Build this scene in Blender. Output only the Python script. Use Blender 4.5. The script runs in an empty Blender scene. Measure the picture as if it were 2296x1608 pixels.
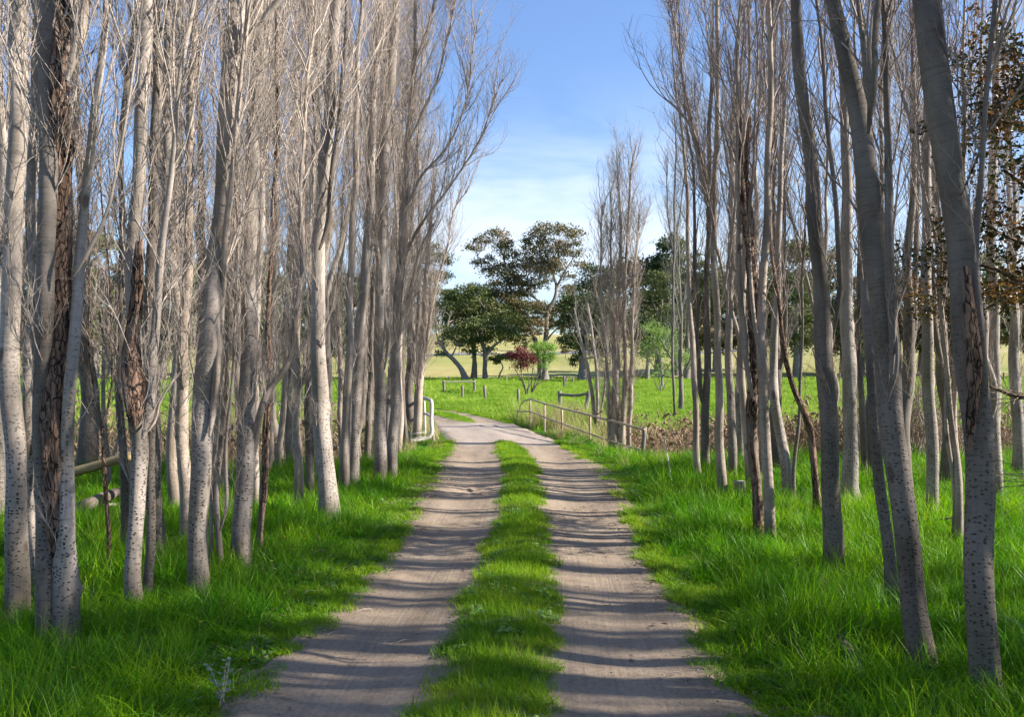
import bpy, math, random
import numpy as np
from mathutils import Vector

R_ = math.radians
rng = np.random.default_rng(7)
random.seed(7)
S = bpy.context.scene
COL = S.collection

# ------------------------------------------------------------------ camera, world, sun, exposure
CAM_H = 1.8
F = 1800.0 / 2296.0            # focal length over picture width
PITCH = math.atan(21 / 1800.0)
cam = bpy.data.cameras.new('camera')
cam.sensor_width = 36.0
cam.sensor_fit = 'HORIZONTAL'
cam.lens = 36.0 * F
cam.clip_start = 0.05
cam.clip_end = 4000
camo = bpy.data.objects.new('camera', cam)
COL.objects.link(camo)
camo.location = (0, 0, CAM_H)
camo.rotation_euler = (math.pi / 2 + PITCH, 0, 0)
S.camera = camo

SUN_EL = R_(29)
SUN_DIR = Vector((math.cos(SUN_EL) * 0.995, -0.10 * math.cos(SUN_EL), math.sin(SUN_EL))).normalized()
sun = bpy.data.lights.new('sun', 'SUN')
sun.energy = 5.0
sun.angle = R_(0.53)
sun.color = (1.0, 0.925, 0.82)
suno = bpy.data.objects.new('sun', sun)
COL.objects.link(suno)
suno.location = (60, -10, 40)
suno.rotation_euler = SUN_DIR.to_track_quat('Z', 'Y').to_euler()

world = bpy.data.worlds.new('World')
S.world = world
world.use_nodes = True
wn, wl = world.node_tree.nodes, world.node_tree.links
wn.clear()
w_out = wn.new('ShaderNodeOutputWorld')
w_bg = wn.new('ShaderNodeBackground')
w_bg.inputs['Strength'].default_value = 0.066
w_sky = wn.new('ShaderNodeTexSky')
w_sky.sky_type = 'NISHITA'
w_sky.sun_disc = False
w_sky.sun_elevation = SUN_EL
w_sky.sun_rotation = math.atan2(SUN_DIR.x, SUN_DIR.y)
w_sky.air_density = 1.25
w_sky.dust_density = 0.4
w_sky.ozone_density = 3.0
# thin high cloud
w_tc = wn.new('ShaderNodeTexCoord')
w_map = wn.new('ShaderNodeMapping')
w_map.inputs['Scale'].default_value = (1.6, 1.6, 6.5)
w_map.inputs['Rotation'].default_value = (0, R_(9), 0)
w_map.inputs['Location'].default_value = (0.35, 0.0, 0.25)
w_no = wn.new('ShaderNodeTexNoise')
w_no.inputs['Scale'].default_value = 1.7
w_no.inputs['Detail'].default_value = 7
w_no.inputs['Roughness'].default_value = 0.55
w_no.inputs['Distortion'].default_value = 0.5
w_rmp = wn.new('ShaderNodeMapRange')
w_rmp.inputs['From Min'].default_value = 0.46
w_rmp.inputs['From Max'].default_value = 0.72
w_sep = wn.new('ShaderNodeSeparateXYZ')
w_el = wn.new('ShaderNodeMapRange')          # more cloud towards the horizon
w_el.inputs['From Min'].default_value = 0.36
w_el.inputs['From Max'].default_value = 0.10
w_el.inputs['To Min'].default_value = 0.0
w_el.inputs['To Max'].default_value = 1.0
w_mul = wn.new('ShaderNodeMath'); w_mul.operation = 'MULTIPLY'
w_mul2 = wn.new('ShaderNodeMath'); w_mul2.operation = 'MULTIPLY_ADD'
w_mul2.inputs[1].default_value = 0.95
w_mul2.inputs[2].default_value = 0.03
w_mix = wn.new('ShaderNodeMix'); w_mix.data_type = 'RGBA'
w_mix.inputs['B'].default_value = (6.2, 6.8, 7.6, 1)
wl.new(w_tc.outputs['Generated'], w_map.inputs['Vector'])
wl.new(w_map.outputs[0], w_no.inputs['Vector'])
wl.new(w_no.outputs['Fac'], w_rmp.inputs['Value'])
wl.new(w_tc.outputs['Generated'], w_sep.inputs[0])
wl.new(w_sep.outputs['Z'], w_el.inputs['Value'])
wl.new(w_rmp.outputs[0], w_mul.inputs[0])
wl.new(w_el.outputs[0], w_mul.inputs[1])
wl.new(w_mul.outputs[0], w_mul2.inputs[0])
w_b = wn.new('ShaderNodeMapping')              # soft white bank standing low behind the gum trees
w_b.inputs['Location'].default_value = (-0.03 / 0.34, 0, -0.155 / 0.088)
w_b.inputs['Scale'].default_value = (1 / 0.34, 0.25, 1 / 0.088)
w_len = wn.new('ShaderNodeVectorMath'); w_len.operation = 'LENGTH'
w_bs = wn.new('ShaderNodeVectorMath'); w_bs.operation = 'MULTIPLY'; w_bs.inputs[1].default_value = (1, 0, 1)
wl.new(w_tc.outputs['Generated'], w_b.inputs['Vector'])
wl.new(w_b.outputs[0], w_bs.inputs[0]); wl.new(w_bs.outputs[0], w_len.inputs[0])
w_n2 = wn.new('ShaderNodeTexNoise'); w_n2.inputs['Scale'].default_value = 3.2; w_n2.inputs['Detail'].default_value = 6; w_n2.inputs['Roughness'].default_value = 0.55
wl.new(w_map.outputs[0], w_n2.inputs['Vector'])
w_ad = wn.new('ShaderNodeMath'); w_ad.operation = 'MULTIPLY_ADD'; w_ad.inputs[1].default_value = 1.5
wl.new(w_n2.outputs['Fac'], w_ad.inputs[0]); wl.new(w_len.outputs['Value'], w_ad.inputs[2])
w_br = wn.new('ShaderNodeMapRange'); w_br.interpolation_type = 'SMOOTHSTEP'
w_br.inputs['From Min'].default_value = 1.95; w_br.inputs['From Max'].default_value = 1.0
w_br.inputs['To Min'].default_value = 0.0; w_br.inputs['To Max'].default_value = 0.74
wl.new(w_ad.outputs[0], w_br.inputs['Value'])
w_fw = wn.new('ShaderNodeMath'); w_fw.operation = 'GREATER_THAN'; w_fw.inputs[1].default_value = 0.0
wl.new(w_sep.outputs['Y'], w_fw.inputs[0])
w_m3 = wn.new('ShaderNodeMath'); w_m3.operation = 'MULTIPLY'
wl.new(w_br.outputs[0], w_m3.inputs[0]); wl.new(w_fw.outputs[0], w_m3.inputs[1])
w_mx = wn.new('ShaderNodeMath'); w_mx.operation = 'MAXIMUM'
wl.new(w_mul2.outputs[0], w_mx.inputs[0]); wl.new(w_m3.outputs[0], w_mx.inputs[1])
wl.new(w_mx.outputs[0], w_mix.inputs['Factor'])
w_tint = wn.new('ShaderNodeMix'); w_tint.data_type = 'RGBA'; w_tint.blend_type = 'MULTIPLY'
w_tint.inputs['Factor'].default_value = 1.0
w_tint.inputs['B'].default_value = (0.95, 1.07, 1.36, 1)
wl.new(w_sky.outputs[0], w_tint.inputs['A'])
wl.new(w_tint.outputs['Result'], w_mix.inputs['A'])
wl.new(w_mix.outputs['Result'], w_bg.inputs['Color'])
wl.new(w_bg.outputs[0], w_out.inputs[0])

S.view_settings.view_transform = 'Standard'
S.view_settings.look = 'None'
S.view_settings.exposure = 1.45
S.view_settings.gamma = 1.0
S.view_settings.use_curve_mapping = False
S.render.engine = 'CYCLES'
S.cycles.max_bounces = 6
S.cycles.diffuse_bounces = 3
S.cycles.transmission_bounces = 3
S.cycles.transparent_max_bounces = 4
S.cycles.use_adaptive_sampling = True
S.cycles.use_denoising = True

# ------------------------------------------------------------------ helpers
def at(px, py, Y):
    """point of the place at distance Y along the view, from its direction in the photograph (2296 px wide)"""
    u = (px - 1148) / 1800.0
    v = (804 - py) / 1800.0
    c, s = math.cos(PITCH), math.sin(PITCH)
    d = np.array([u, c - v * s, s + v * c])
    k = Y / d[1]
    return np.array([0, 0, CAM_H]) + d * k

def ground_dist(py):
    return CAM_H * 1800.0 / (py - 825.0)

def empty(name, loc):
    o = bpy.data.objects.new(name, None)
    o.location = loc
    o.empty_display_size = 0.2
    COL.objects.link(o)
    return o

def tag(o, label=None, cat=None, group=None, kind=None):
    if label: o['label'] = label
    if cat: o['category'] = cat
    if group: o['group'] = group
    if kind: o['kind'] = kind
    return o

def thing(name, loc, label, cat, group=None):
    return tag(empty(name, loc), label, cat, group)

def make_mesh(name, V, Fc, smooth=True, attrs=None):
    """V (n,3); Fc: list of (m,k) int arrays"""
    V = np.asarray(V, np.float32)
    me = bpy.data.meshes.new(name)
    me.vertices.add(len(V))
    me.vertices.foreach_set('co', V.ravel())
    loops = np.concatenate([f.ravel() for f in Fc]).astype(np.int32)
    tot = np.concatenate([np.full(len(f), f.shape[1], np.int32) for f in Fc])
    st = np.concatenate([[0], np.cumsum(tot)[:-1]]).astype(np.int32)
    me.loops.add(len(loops))
    me.loops.foreach_set('vertex_index', loops)
    me.polygons.add(len(tot))
    me.polygons.foreach_set('loop_start', st)
    me.polygons.foreach_set('loop_total', tot)
    me.polygons.foreach_set('use_smooth', np.full(len(tot), smooth))
    me.update(calc_edges=True)
    if attrs:
        for k, a in attrs.items():
            a = np.asarray(a, np.float32)
            if a.ndim == 2:
                at_ = me.attributes.new(k, 'FLOAT_VECTOR', 'POINT')
                at_.data.foreach_set('vector', a.ravel())
            else:
                at_ = me.attributes.new(k, 'FLOAT', 'POINT')
                at_.data.foreach_set('value', a)
    return me

def link(name, me, mat, parent=None, loc=(0, 0, 0)):
    if mat and not me.materials: me.materials.append(mat)
    o = bpy.data.objects.new(name, me)
    o.location = loc
    COL.objects.link(o)
    if parent is not None: o.parent = parent
    return o

def norm(v):
    return v / np.maximum(np.linalg.norm(v, axis=-1, keepdims=True), 1e-9)

def tubes(P, Rr, sides, cap=False):
    """P (B,N,3), Rr (B,N) -> V, [quads], radius per vertex"""
    B, N, _ = P.shape
    T = np.empty_like(P)
    T[:, 1:-1] = P[:, 2:] - P[:, :-2]
    T[:, 0] = P[:, 1] - P[:, 0]
    T[:, -1] = P[:, -1] - P[:, -2]
    T = norm(T)
    ref = np.array([0.25, 0.96, 0.05])
    U = norm(np.cross(T, ref))
    W = np.cross(U, T)
    a = np.linspace(0, 2 * np.pi, sides, endpoint=False)
    ca, sa = np.cos(a), np.sin(a)
    V = P[:, :, None, :] + Rr[:, :, None, None] * (U[:, :, None, :] * ca[None, None, :, None] + W[:, :, None, :] * sa[None, None, :, None])
    idx = np.arange(B * N * sides).reshape(B, N, sides)
    a0 = idx[:, :-1, :]
    a1 = np.roll(a0, -1, axis=2)
    b0 = idx[:, 1:, :]
    b1 = np.roll(b0, -1, axis=2)
    Q = np.stack([a0, a1, b1, b0], -1).reshape(-1, 4)
    rad = np.repeat(Rr.reshape(-1), sides)
    faces = [Q]
    if cap:
        faces.append(idx[:, 0, ::-1].reshape(-1, sides))
        faces.append(idx[:, -1, :].reshape(-1, sides))
    return V.reshape(-1, 3), faces, rad

def merge(parts):
    """parts of (V, faces, rad)"""
    Vs, Fs, Rs, off = [], {}, [], 0
    for V, fc, r in parts:
        Vs.append(V); Rs.append(r)
        for f in fc:
            Fs.setdefault(f.shape[1], []).append(f + off)
        off += len(V)
    return np.concatenate(Vs), [np.concatenate(v) for v in Fs.values()], np.concatenate(Rs)

def spline(pts, n):
    """Catmull-Rom through rows of pts, n samples"""
    p = np.asarray(pts, float)
    if len(p) == 2:
        t = np.linspace(0, 1, n)[:, None]
        return p[0] * (1 - t) + p[1] * t
    e = np.vstack([2 * p[0] - p[1], p, 2 * p[-1] - p[-2]])
    seg = np.linalg.norm(np.diff(p[:, :3], axis=0), axis=1)
    cum = np.concatenate([[0], np.cumsum(seg)])
    u = np.linspace(0, cum[-1], n)
    i = np.clip(np.searchsorted(cum, u, side='right') - 1, 0, len(p) - 2)
    t = ((u - cum[i]) / np.maximum(seg[i], 1e-9))[:, None]
    p0, p1, p2, p3 = e[i], e[i + 1], e[i + 2], e[i + 3]
    return 0.5 * (2 * p1 + (p2 - p0) * t + (2 * p0 - 5 * p1 + 4 * p2 - p3) * t ** 2 + (3 * p1 - p0 - 3 * p2 + p3) * t ** 3)

class Noise:
    """smooth value noise from a few random sine waves"""
    def __init__(self, seed, wl, n=10, dim=2):
        r = np.random.default_rng(seed)
        self.k = r.normal(size=(n, dim)) * 2 * np.pi / wl * 0.8
        self.p = r.uniform(0, 2 * np.pi, n)
        self.n = n
    def __call__(self, *c):
        s = 0
        for k, p in zip(self.k, self.p):
            a = p
            for ci, ki in zip(c, k): a = a + ci * ki
            s = s + np.sin(a)
        return s / math.sqrt(self.n)

def smooth(a, b, x):
    t = np.clip((x - a) / (b - a), 0, 1)
    return t * t * (3 - 2 * t)

# ------------------------------------------------------------------ materials
def mat(name):
    m = bpy.data.materials.new(name)
    m.use_nodes = True
    n, l = m.node_tree.nodes, m.node_tree.links
    n.clear()
    out = n.new('ShaderNodeOutputMaterial')
    b = n.new('ShaderNodeBsdfPrincipled')
    l.new(b.outputs[0], out.inputs[0])
    b.inputs['Roughness'].default_value = 0.8
    b.inputs['Specular IOR Level'].default_value = 0.25
    return m, n, l, b, out

def noise(n, l, vec, scale, detail=4, rough=0.5, dist=0.0):
    t = n.new('ShaderNodeTexNoise')
    t.inputs['Scale'].default_value = scale
    t.inputs['Detail'].default_value = detail
    t.inputs['Roughness'].default_value = rough
    t.inputs['Distortion'].default_value = dist
    if vec is not None: l.new(vec, t.inputs['Vector'])
    return t.outputs['Fac']

def rng_(n, l, v, a, b, c=0.0, d=1.0):
    t = n.new('ShaderNodeMapRange')
    t.inputs['From Min'].default_value = a
    t.inputs['From Max'].default_value = b
    t.inputs['To Min'].default_value = c
    t.inputs['To Max'].default_value = d
    l.new(v, t.inputs['Value'])
    return t.outputs[0]

def mixc(n, l, f, A, B, blend='MIX'):
    t = n.new('ShaderNodeMix'); t.data_type = 'RGBA'; t.blend_type = blend
    for s, v in (('Factor', f), ('A', A), ('B', B)):
        if isinstance(v, (int, float)): t.inputs[s].default_value = v
        elif isinstance(v, tuple): t.inputs[s].default_value = (*v, 1) if len(v) == 3 else v
        else: l.new(v, t.inputs[s])
    return t.outputs['Result']

def math_(n, l, op, a, b=0.0, c=0.0):
    t = n.new('ShaderNodeMath'); t.operation = op
    for i, v in enumerate((a, b, c)):
        if isinstance(v, (int, float)): t.inputs[i].default_value = v
        else: l.new(v, t.inputs[i])
    return t.outputs[0]

def mapping(n, l, vec, sc):
    t = n.new('ShaderNodeMapping')
    t.inputs['Scale'].default_value = sc
    l.new(vec, t.inputs['Vector'])
    return t.outputs[0]

def attr(n, name, out='Vector'):
    t = n.new('ShaderNodeAttribute'); t.attribute_name = name
    return t.outputs[out]

def bump(n, l, b, h, strength=0.4, dist=0.01):
    t = n.new('ShaderNodeBump')
    t.inputs['Strength'].default_value = strength
    t.inputs['Distance'].default_value = dist
    l.new(h, t.inputs['Height'])
    l.new(t.outputs[0], b.inputs['Normal'])

def pos(n):
    return n.new('ShaderNodeNewGeometry').outputs['Position']

def objrand(n):
    return n.new('ShaderNodeObjectInfo').outputs['Random']

def bark_material(name, light, dark, mark, marks=1.0, streak=0.5):
    m, n, l, b, o = mat(name)
    v = attr(n, 'bark')
    h = attr(n, 'hgt', 'Fac')
    big = noise(n, l, mapping(n, l, v, (3, 3, 1.3)), 1.0, 5, 0.6, 0.3)
    c = mixc(n, l, rng_(n, l, big, 0.38, 0.66), light, dark)
    sn = noise(n, l, mapping(n, l, v, (5, 5, 0.9)), 1.0, 6, 0.65, 0.8)
    c = mixc(n, l, rng_(n, l, sn, 0.52, 0.66, 0, 0.55), c, (0.15, 0.125, 0.095))
    # fine horizontal wrinkles
    wr = noise(n, l, mapping(n, l, v, (7, 7, 70)), 1.0, 3, 0.6)
    c = mixc(n, l, rng_(n, l, wr, 0.52, 0.7, 0, 0.45), c, tuple(x * 0.55 for x in dark))
    # long vertical brown streaks
    st = noise(n, l, mapping(n, l, v, (26, 26, 1.6)), 1.0, 4, 0.6, 0.6)
    c = mixc(n, l, rng_(n, l, st, 0.55, 0.72, 0, streak), c, (0.13, 0.085, 0.06))
    # short dark dashes across the bark
    vo = n.new('ShaderNodeTexVoronoi'); vo.inputs['Scale'].default_value = 1.0
    vo.inputs['Randomness'].default_value = 0.9
    l.new(mapping(n, l, v, (40, 40, 66)), vo.inputs['Vector'])
    spot = rng_(n, l, vo.outputs['Distance'], 0.46, 0.26)
    sepc = n.new('ShaderNodeSeparateColor'); l.new(vo.outputs['Color'], sepc.inputs[0])
    pick = rng_(n, l, sepc.outputs[0], 0.44, 0.50)
    low = rng_(n, l, h, 2.6, 0.9, 0.08, 1.0)
    f = math_(n, l, 'MULTIPLY', math_(n, l, 'MULTIPLY', spot, pick), math_(n, l, 'MULTIPLY', low, marks))
    c = mixc(n, l, f, c, mark)
    # weathered darker foot of the trunk
    foot = math_(n, l, 'MULTIPLY', rng_(n, l, h, 0.55, 0.08), rng_(n, l, big, 0.35, 0.6, 0.45, 1.0))
    c = mixc(n, l, foot, c, (0.10, 0.08, 0.06))
    # knots
    vo2 = n.new('ShaderNodeTexVoronoi'); vo2.inputs['Scale'].default_value = 1.0
    l.new(mapping(n, l, v, (5.0, 5.0, 2.3)), vo2.inputs['Vector'])
    kn = rng_(n, l, vo2.outputs['Distance'], 0.16, 0.09)
    c = mixc(n, l, math_(n, l, 'MULTIPLY', kn, 0.8), c, (0.07, 0.05, 0.04))
    l.new(c, b.inputs['Base Color'])
    b.inputs['Roughness'].default_value = 0.75
    hgt = math_(n, l, 'ADD', math_(n, l, 'MULTIPLY', wr, 0.5), math_(n, l, 'MULTIPLY', f, -0.6))
    hgt = math_(n, l, 'ADD', hgt, math_(n, l, 'MULTIPLY', st, -0.35))
    bump(n, l, b, hgt, 0.7, 0.008)
    return m

M = {}
M['bark'] = bark_material('poplar_bark_pale', (0.37, 0.32, 0.278), (0.20, 0.168, 0.14), (0.035, 0.028, 0.022))
M['bark_grey'] = bark_material('poplar_bark_grey_shade', (0.185, 0.157, 0.132), (0.085, 0.070, 0.057), (0.03, 0.025, 0.02), 0.9, 0.6)  # grey bark, darkened further to put the shade on trunks into the colour
M['bark_warm'] = bark_material('poplar_bark_warm', (0.40, 0.33, 0.27), (0.22, 0.175, 0.14), (0.05, 0.035, 0.025), 0.5, 0.7)

def rough_bark(name, a, bcol, deep):
    m, n, l, b, o = mat(name)
    v = attr(n, 'bark')
    t = noise(n, l, mapping(n, l, v, (16, 16, 4)), 1.0, 6, 0.65, 1.2)
    c = mixc(n, l, rng_(n, l, t, 0.4, 0.62), a, bcol)
    vo = n.new('ShaderNodeTexVoronoi'); vo.feature = 'DISTANCE_TO_EDGE'
    vj = n.new('ShaderNodeVectorMath'); vj.operation = 'ADD'; ns_ = n.new('ShaderNodeTexNoise'); ns_.inputs['Scale'].default_value = 9; ns_.inputs['Detail'].default_value = 5; l.new(v, ns_.inputs['Vector']); sc_ = n.new('ShaderNodeVectorMath'); sc_.operation = 'SCALE'; sc_.inputs['Scale'].default_value = 2.2; l.new(ns_.outputs['Color'], sc_.inputs[0]); l.new(mapping(n, l, v, (34, 34, 7)), vj.inputs[0]); l.new(sc_.outputs[0], vj.inputs[1]); l.new(vj.outputs[0], vo.inputs['Vector']); vo.inputs['Scale'].default_value = 1.0
    cr = rng_(n, l, vo.outputs['Distance'], 0.10, 0.02)
    c = mixc(n, l, cr, c, deep)
    gm = noise(n, l, mapping(n, l, v, (7, 7, 1.4)), 1.0, 6, 0.7, 1.0)
    c = mixc(n, l, rng_(n, l, gm, 0.50, 0.56, 0, 0.85), c, bcol)
    c = mixc(n, l, rng_(n, l, gm, 0.55, 0.60, 0, 0.8), c, (0.19, 0.165, 0.14))
    l.new(c, b.inputs['Base Color'])
    b.inputs['Roughness'].default_value = 0.95
    hh = math_(n, l, 'SUBTRACT', t, math_(n, l, 'MULTIPLY', cr, 0.6))
    bump(n, l, b, hh, 1.0, 0.02)
    return m
M['bark_dead'] = rough_bark('dead_bark_brown', (0.10, 0.062, 0.042), (0.26, 0.165, 0.115), (0.018, 0.012, 0.01))
M['gum_bark'] = rough_bark('gum_bark', (0.34, 0.30, 0.26), (0.20, 0.17, 0.15), (0.10, 0.08, 0.065))

def twig_material(name, thin, thick):
    m, n, l, b, o = mat(name)
    r = attr(n, 'rad', 'Fac')
    c = mixc(n, l, rng_(n, l, r, 0.003, 0.016), thin, thick)
    v = noise(n, l, pos(n), 2.2, 4, 0.6)
    c = mixc(n, l, rng_(n, l, v, 0.35, 0.7, 0, 0.55), c, tuple(x * 0.5 for x in thin))
    v2 = noise(n, l, mapping(n, l, pos(n), (40, 40, 12)), 1.0, 3, 0.6)
    c = mixc(n, l, rng_(n, l, v2, 0.48, 0.62, 0, 0.7), c, tuple(x * 0.28 for x in thin))
    l.new(c, b.inputs['Base Color'])
    b.inputs['Roughness'].default_value = 0.7
    return m
M['twig'] = twig_material('poplar_twig', (0.46, 0.385, 0.325), (0.46, 0.40, 0.345))
M['twig_dark'] = twig_material('poplar_twig_dark', (0.36, 0.28, 0.23), (0.36, 0.31, 0.265))
M['twig_grey'] = twig_material('bare_twig_grey', (0.34, 0.31, 0.27), (0.40, 0.37, 0.33))

def leaf_material(name, cols, trans=0.45, rough=0.5, wob=3.0, spec=0.3, wpos=0.5):
    """thin leaves: colour varies per plant and place, light passes through"""
    m, n, l, b, o = mat(name)
    f = noise(n, l, pos(n), wob, 3, 0.6)
    f = math_(n, l, 'ADD', math_(n, l, 'MULTIPLY', rng_(n, l, f, 0.3, 0.7), wpos), math_(n, l, 'MULTIPLY', objrand(n), 1 - wpos))
    if len(cols) == 3:
        c = mixc(n, l, rng_(n, l, f, 0.0, 0.5), cols[0], cols[1])
        c = mixc(n, l, rng_(n, l, f, 0.5, 1.0), c, cols[2])
    else:
        c = mixc(n, l, f, cols[0], cols[1])
    l.new(c, b.inputs['Base Color'])
    b.inputs['Roughness'].default_value = rough
    b.inputs['Specular IOR Level'].default_value = spec
    tr = n.new('ShaderNodeBsdfTranslucent')
    l.new(c, tr.inputs['Color'])
    mx = n.new('ShaderNodeMixShader'); mx.inputs[0].default_value = trans
    l.new(b.outputs[0], mx.inputs[1]); l.new(tr.outputs[0], mx.inputs[2])
    l.new(mx.outputs[0], o.inputs[0])
    return m, n, l, c
M['grass'] = leaf_material('verge_grass_blades', [(0.020, 0.12, 0.001), (0.105, 0.32, 0.001), (0.38, 0.56, 0.006)], 0.5, 0.45, 0.8)[0]
M['grass_dull'] = leaf_material('verge_grass_dull', [(0.035, 0.09, 0.008), (0.09, 0.19, 0.012), (0.20, 0.27, 0.03)], 0.45, 0.5, 1.1)[0]
M['turf'] = leaf_material('short_turf_blades', [(0.070, 0.18, 0.004), (0.18, 0.35, 0.008), (0.36, 0.42, 0.022)], 0.45, 0.55, 1.6)[0]
M['meadow'] = leaf_material('meadow_grass_blades', [(0.12, 0.24, 0.012), (0.23, 0.37, 0.025), (0.38, 0.47, 0.07)], 0.45, 0.6, 0.22)[0]
M['straw'] = leaf_material('dry_grass_blades', [(0.30, 0.25, 0.10), (0.42, 0.36, 0.17), (0.22, 0.25, 0.07)], 0.35, 0.7, 0.8)[0]
M['reed'] = leaf_material('dry_reed', [(0.20, 0.13, 0.075), (0.36, 0.25, 0.155), (0.13, 0.10, 0.045)], 0.25, 0.7, 1.5)[0]
M['weed'] = leaf_material('broad_leaf_weed', [(0.06, 0.15, 0.025), (0.13, 0.25, 0.05), (0.20, 0.31, 0.09)], 0.35, 0.5, 3)[0]
M['gum_leaf'] = leaf_material('gum_leaf_olive', [(0.055, 0.080, 0.024), (0.105, 0.13, 0.038), (0.17, 0.15, 0.060)], 0.2, 0.6, 0.35, 0.25, 1.0)[0]
M['gum_leaf_brown'] = leaf_material('gum_leaf_rust', [(0.085, 0.098, 0.036), (0.155, 0.13, 0.055), (0.24, 0.165, 0.085)], 0.2, 0.6, 0.3, 0.25, 1.0)[0]
M['gum_leaf_dark'] = leaf_material('evergreen_leaf_dark', [(0.022, 0.042, 0.014), (0.052, 0.075, 0.020), (0.10, 0.11, 0.032)], 0.15, 0.6, 0.4, 0.25, 1.0)[0]
M['maroon'] = leaf_material('maroon_leaf', [(0.07, 0.014, 0.018), (0.16, 0.028, 0.035), (0.24, 0.075, 0.06)], 0.4, 0.5, 1.6, 0.3, 1.0)[0]
M['lime'] = leaf_material('fresh_green_leaf', [(0.12, 0.22, 0.03), (0.20, 0.34, 0.045), (0.28, 0.42, 0.08)], 0.5, 0.5, 1.2, 0.3, 1.0)[0]
M['palegreen'] = leaf_material('pale_spring_leaf', [(0.12, 0.19, 0.04), (0.20, 0.30, 0.06), (0.26, 0.34, 0.10)], 0.45, 0.5, 0.7, 0.3, 1.0)[0]
M['copper'] = leaf_material('autumn_leaf', [(0.015, 0.032, 0.007), (0.042, 0.042, 0.011), (0.28, 0.11, 0.020)], 0.45, 0.4, 2.2, 0.4, 1.0)[0]
M['glaucous'] = leaf_material('blue_green_leaf', [(0.12, 0.21, 0.12), (0.22, 0.31, 0.20)], 0.3, 0.5, 6)[0]
M['petal'] = leaf_material('yellow_petal', [(0.75, 0.50, 0.03), (0.8, 0.66, 0.06)], 0.3, 0.5, 6)[0]

def wood_material(name, a, bcol, sc=(30, 30, 3)):
    m, n, l, b, o = mat(name)
    v = attr(n, 'bark')
    t = noise(n, l, mapping(n, l, v, sc), 1.0, 5, 0.65, 0.5)
    c = mixc(n, l, rng_(n, l, t, 0.35, 0.65), a, bcol)
    t2 = noise(n, l, mapping(n, l, v, (2.5, 2.5, 2.5)), 1.0, 4, 0.6)
    c = mixc(n, l, rng_(n, l, t2, 0.5, 0.7, 0, 0.6), c, tuple(x * 0.5 for x in a))
    l.new(c, b.inputs['Base Color'])
    bump(n, l, b, t, 0.6, 0.006)
    return m
M['post'] = wood_material('weathered_post_wood', (0.24, 0.212, 0.18), (0.12, 0.105, 0.09))
M['railwood'] = wood_material('peeled_rail_wood', (0.46, 0.36, 0.27), (0.25, 0.20, 0.14))
M['lograil'] = wood_material('yellow_log_wood', (0.36, 0.27, 0.13), (0.20, 0.145, 0.08), (14, 14, 3))
M['log'] = wood_material('fallen_log_wood', (0.16, 0.13, 0.11), (0.07, 0.055, 0.045))
M['pipe'] = wood_material('chipped_white_pipe_paint', (0.50, 0.475, 0.43), (0.34, 0.30, 0.255), (9, 9, 5))
M['wire'] = wood_material('galvanised_wire', (0.42, 0.42, 0.42), (0.34, 0.34, 0.34))

# ------------------------------------------------------------------ terrain
road_ctrl = np.array([(-0.2, -14), (-0.15, -6), (-0.12, 0), (-0.12, 4.1), (0.03, 6.8), (0.08, 8.6), (0.15, 11.8), (0.12, 14.4), (-0.16, 18.5), (-0.55, 21.5), (-1.0, 24),
                      (-1.95, 28), (-3.3, 32.2), (-6.0, 36.2), (-11, 39.4), (-20, 42), (-45, 46), (-90, 50)])
RC = spline(np.c_[road_ctrl, np.zeros(len(road_ctrl))], 1600)[:, :2]
RT = np.gradient(RC, axis=0); RT = RT / np.linalg.norm(RT, axis=1, keepdims=True)
RS = np.concatenate([[0], np.cumsum(np.linalg.norm(np.diff(RC, axis=0), axis=1))])
HW = lambda y: np.interp(y, [2, 4.1, 6.8, 8.6, 11.8, 14.4, 17, 18.5, 24, 31, 36], [1.38, 1.36, 1.24, 1.29, 1.42, 1.44, 1.36, 1.25, 1.22, 1.05, 1.1])
MW = lambda y: np.interp(y, [0, 4.1, 6.8, 8.6, 11.8, 14.4, 17.2, 18.4, 18.9, 25.0, 26.2, 29, 32, 34.5], [.33, .33, .30, .27, .255, .25, .26, .22, 0, 0, .22, .30, .26, 0])

def lateral(x, y):
    """signed distance from the road centre and the y of the nearest centre point"""
    x = np.asarray(x, float).ravel(); y = np.asarray(y, float).ravel()
    out = np.full(len(x), 99.0); yy = y.copy()
    near = np.where((y < 60) & (np.abs(x) < 95))[0]
    C = RC[::3]; T = RT[::3]
    for a in range(0, len(near), 20000):
        i = near[a:a + 20000]
        d2 = (x[i, None] - C[None, :, 0]) ** 2 + (y[i, None] - C[None, :, 1]) ** 2
        k = d2.argmin(1)
        dx = x[i] - C[k, 0]; dy = y[i] - C[k, 1]
        out[i] = dx * T[k, 1] - dy * T[k, 0]
        yy[i] = C[k, 1]
    return out, yy

n_roll = Noise(11, 9.0, 12); n_hum = Noise(12, 1.6, 14); n_big = Noise(13, 60, 8)
n_e1 = Noise(21, 1.3, 10); n_e2 = Noise(22, 0.35, 10); n_e3 = Noise(23, 4.0, 8)

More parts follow.
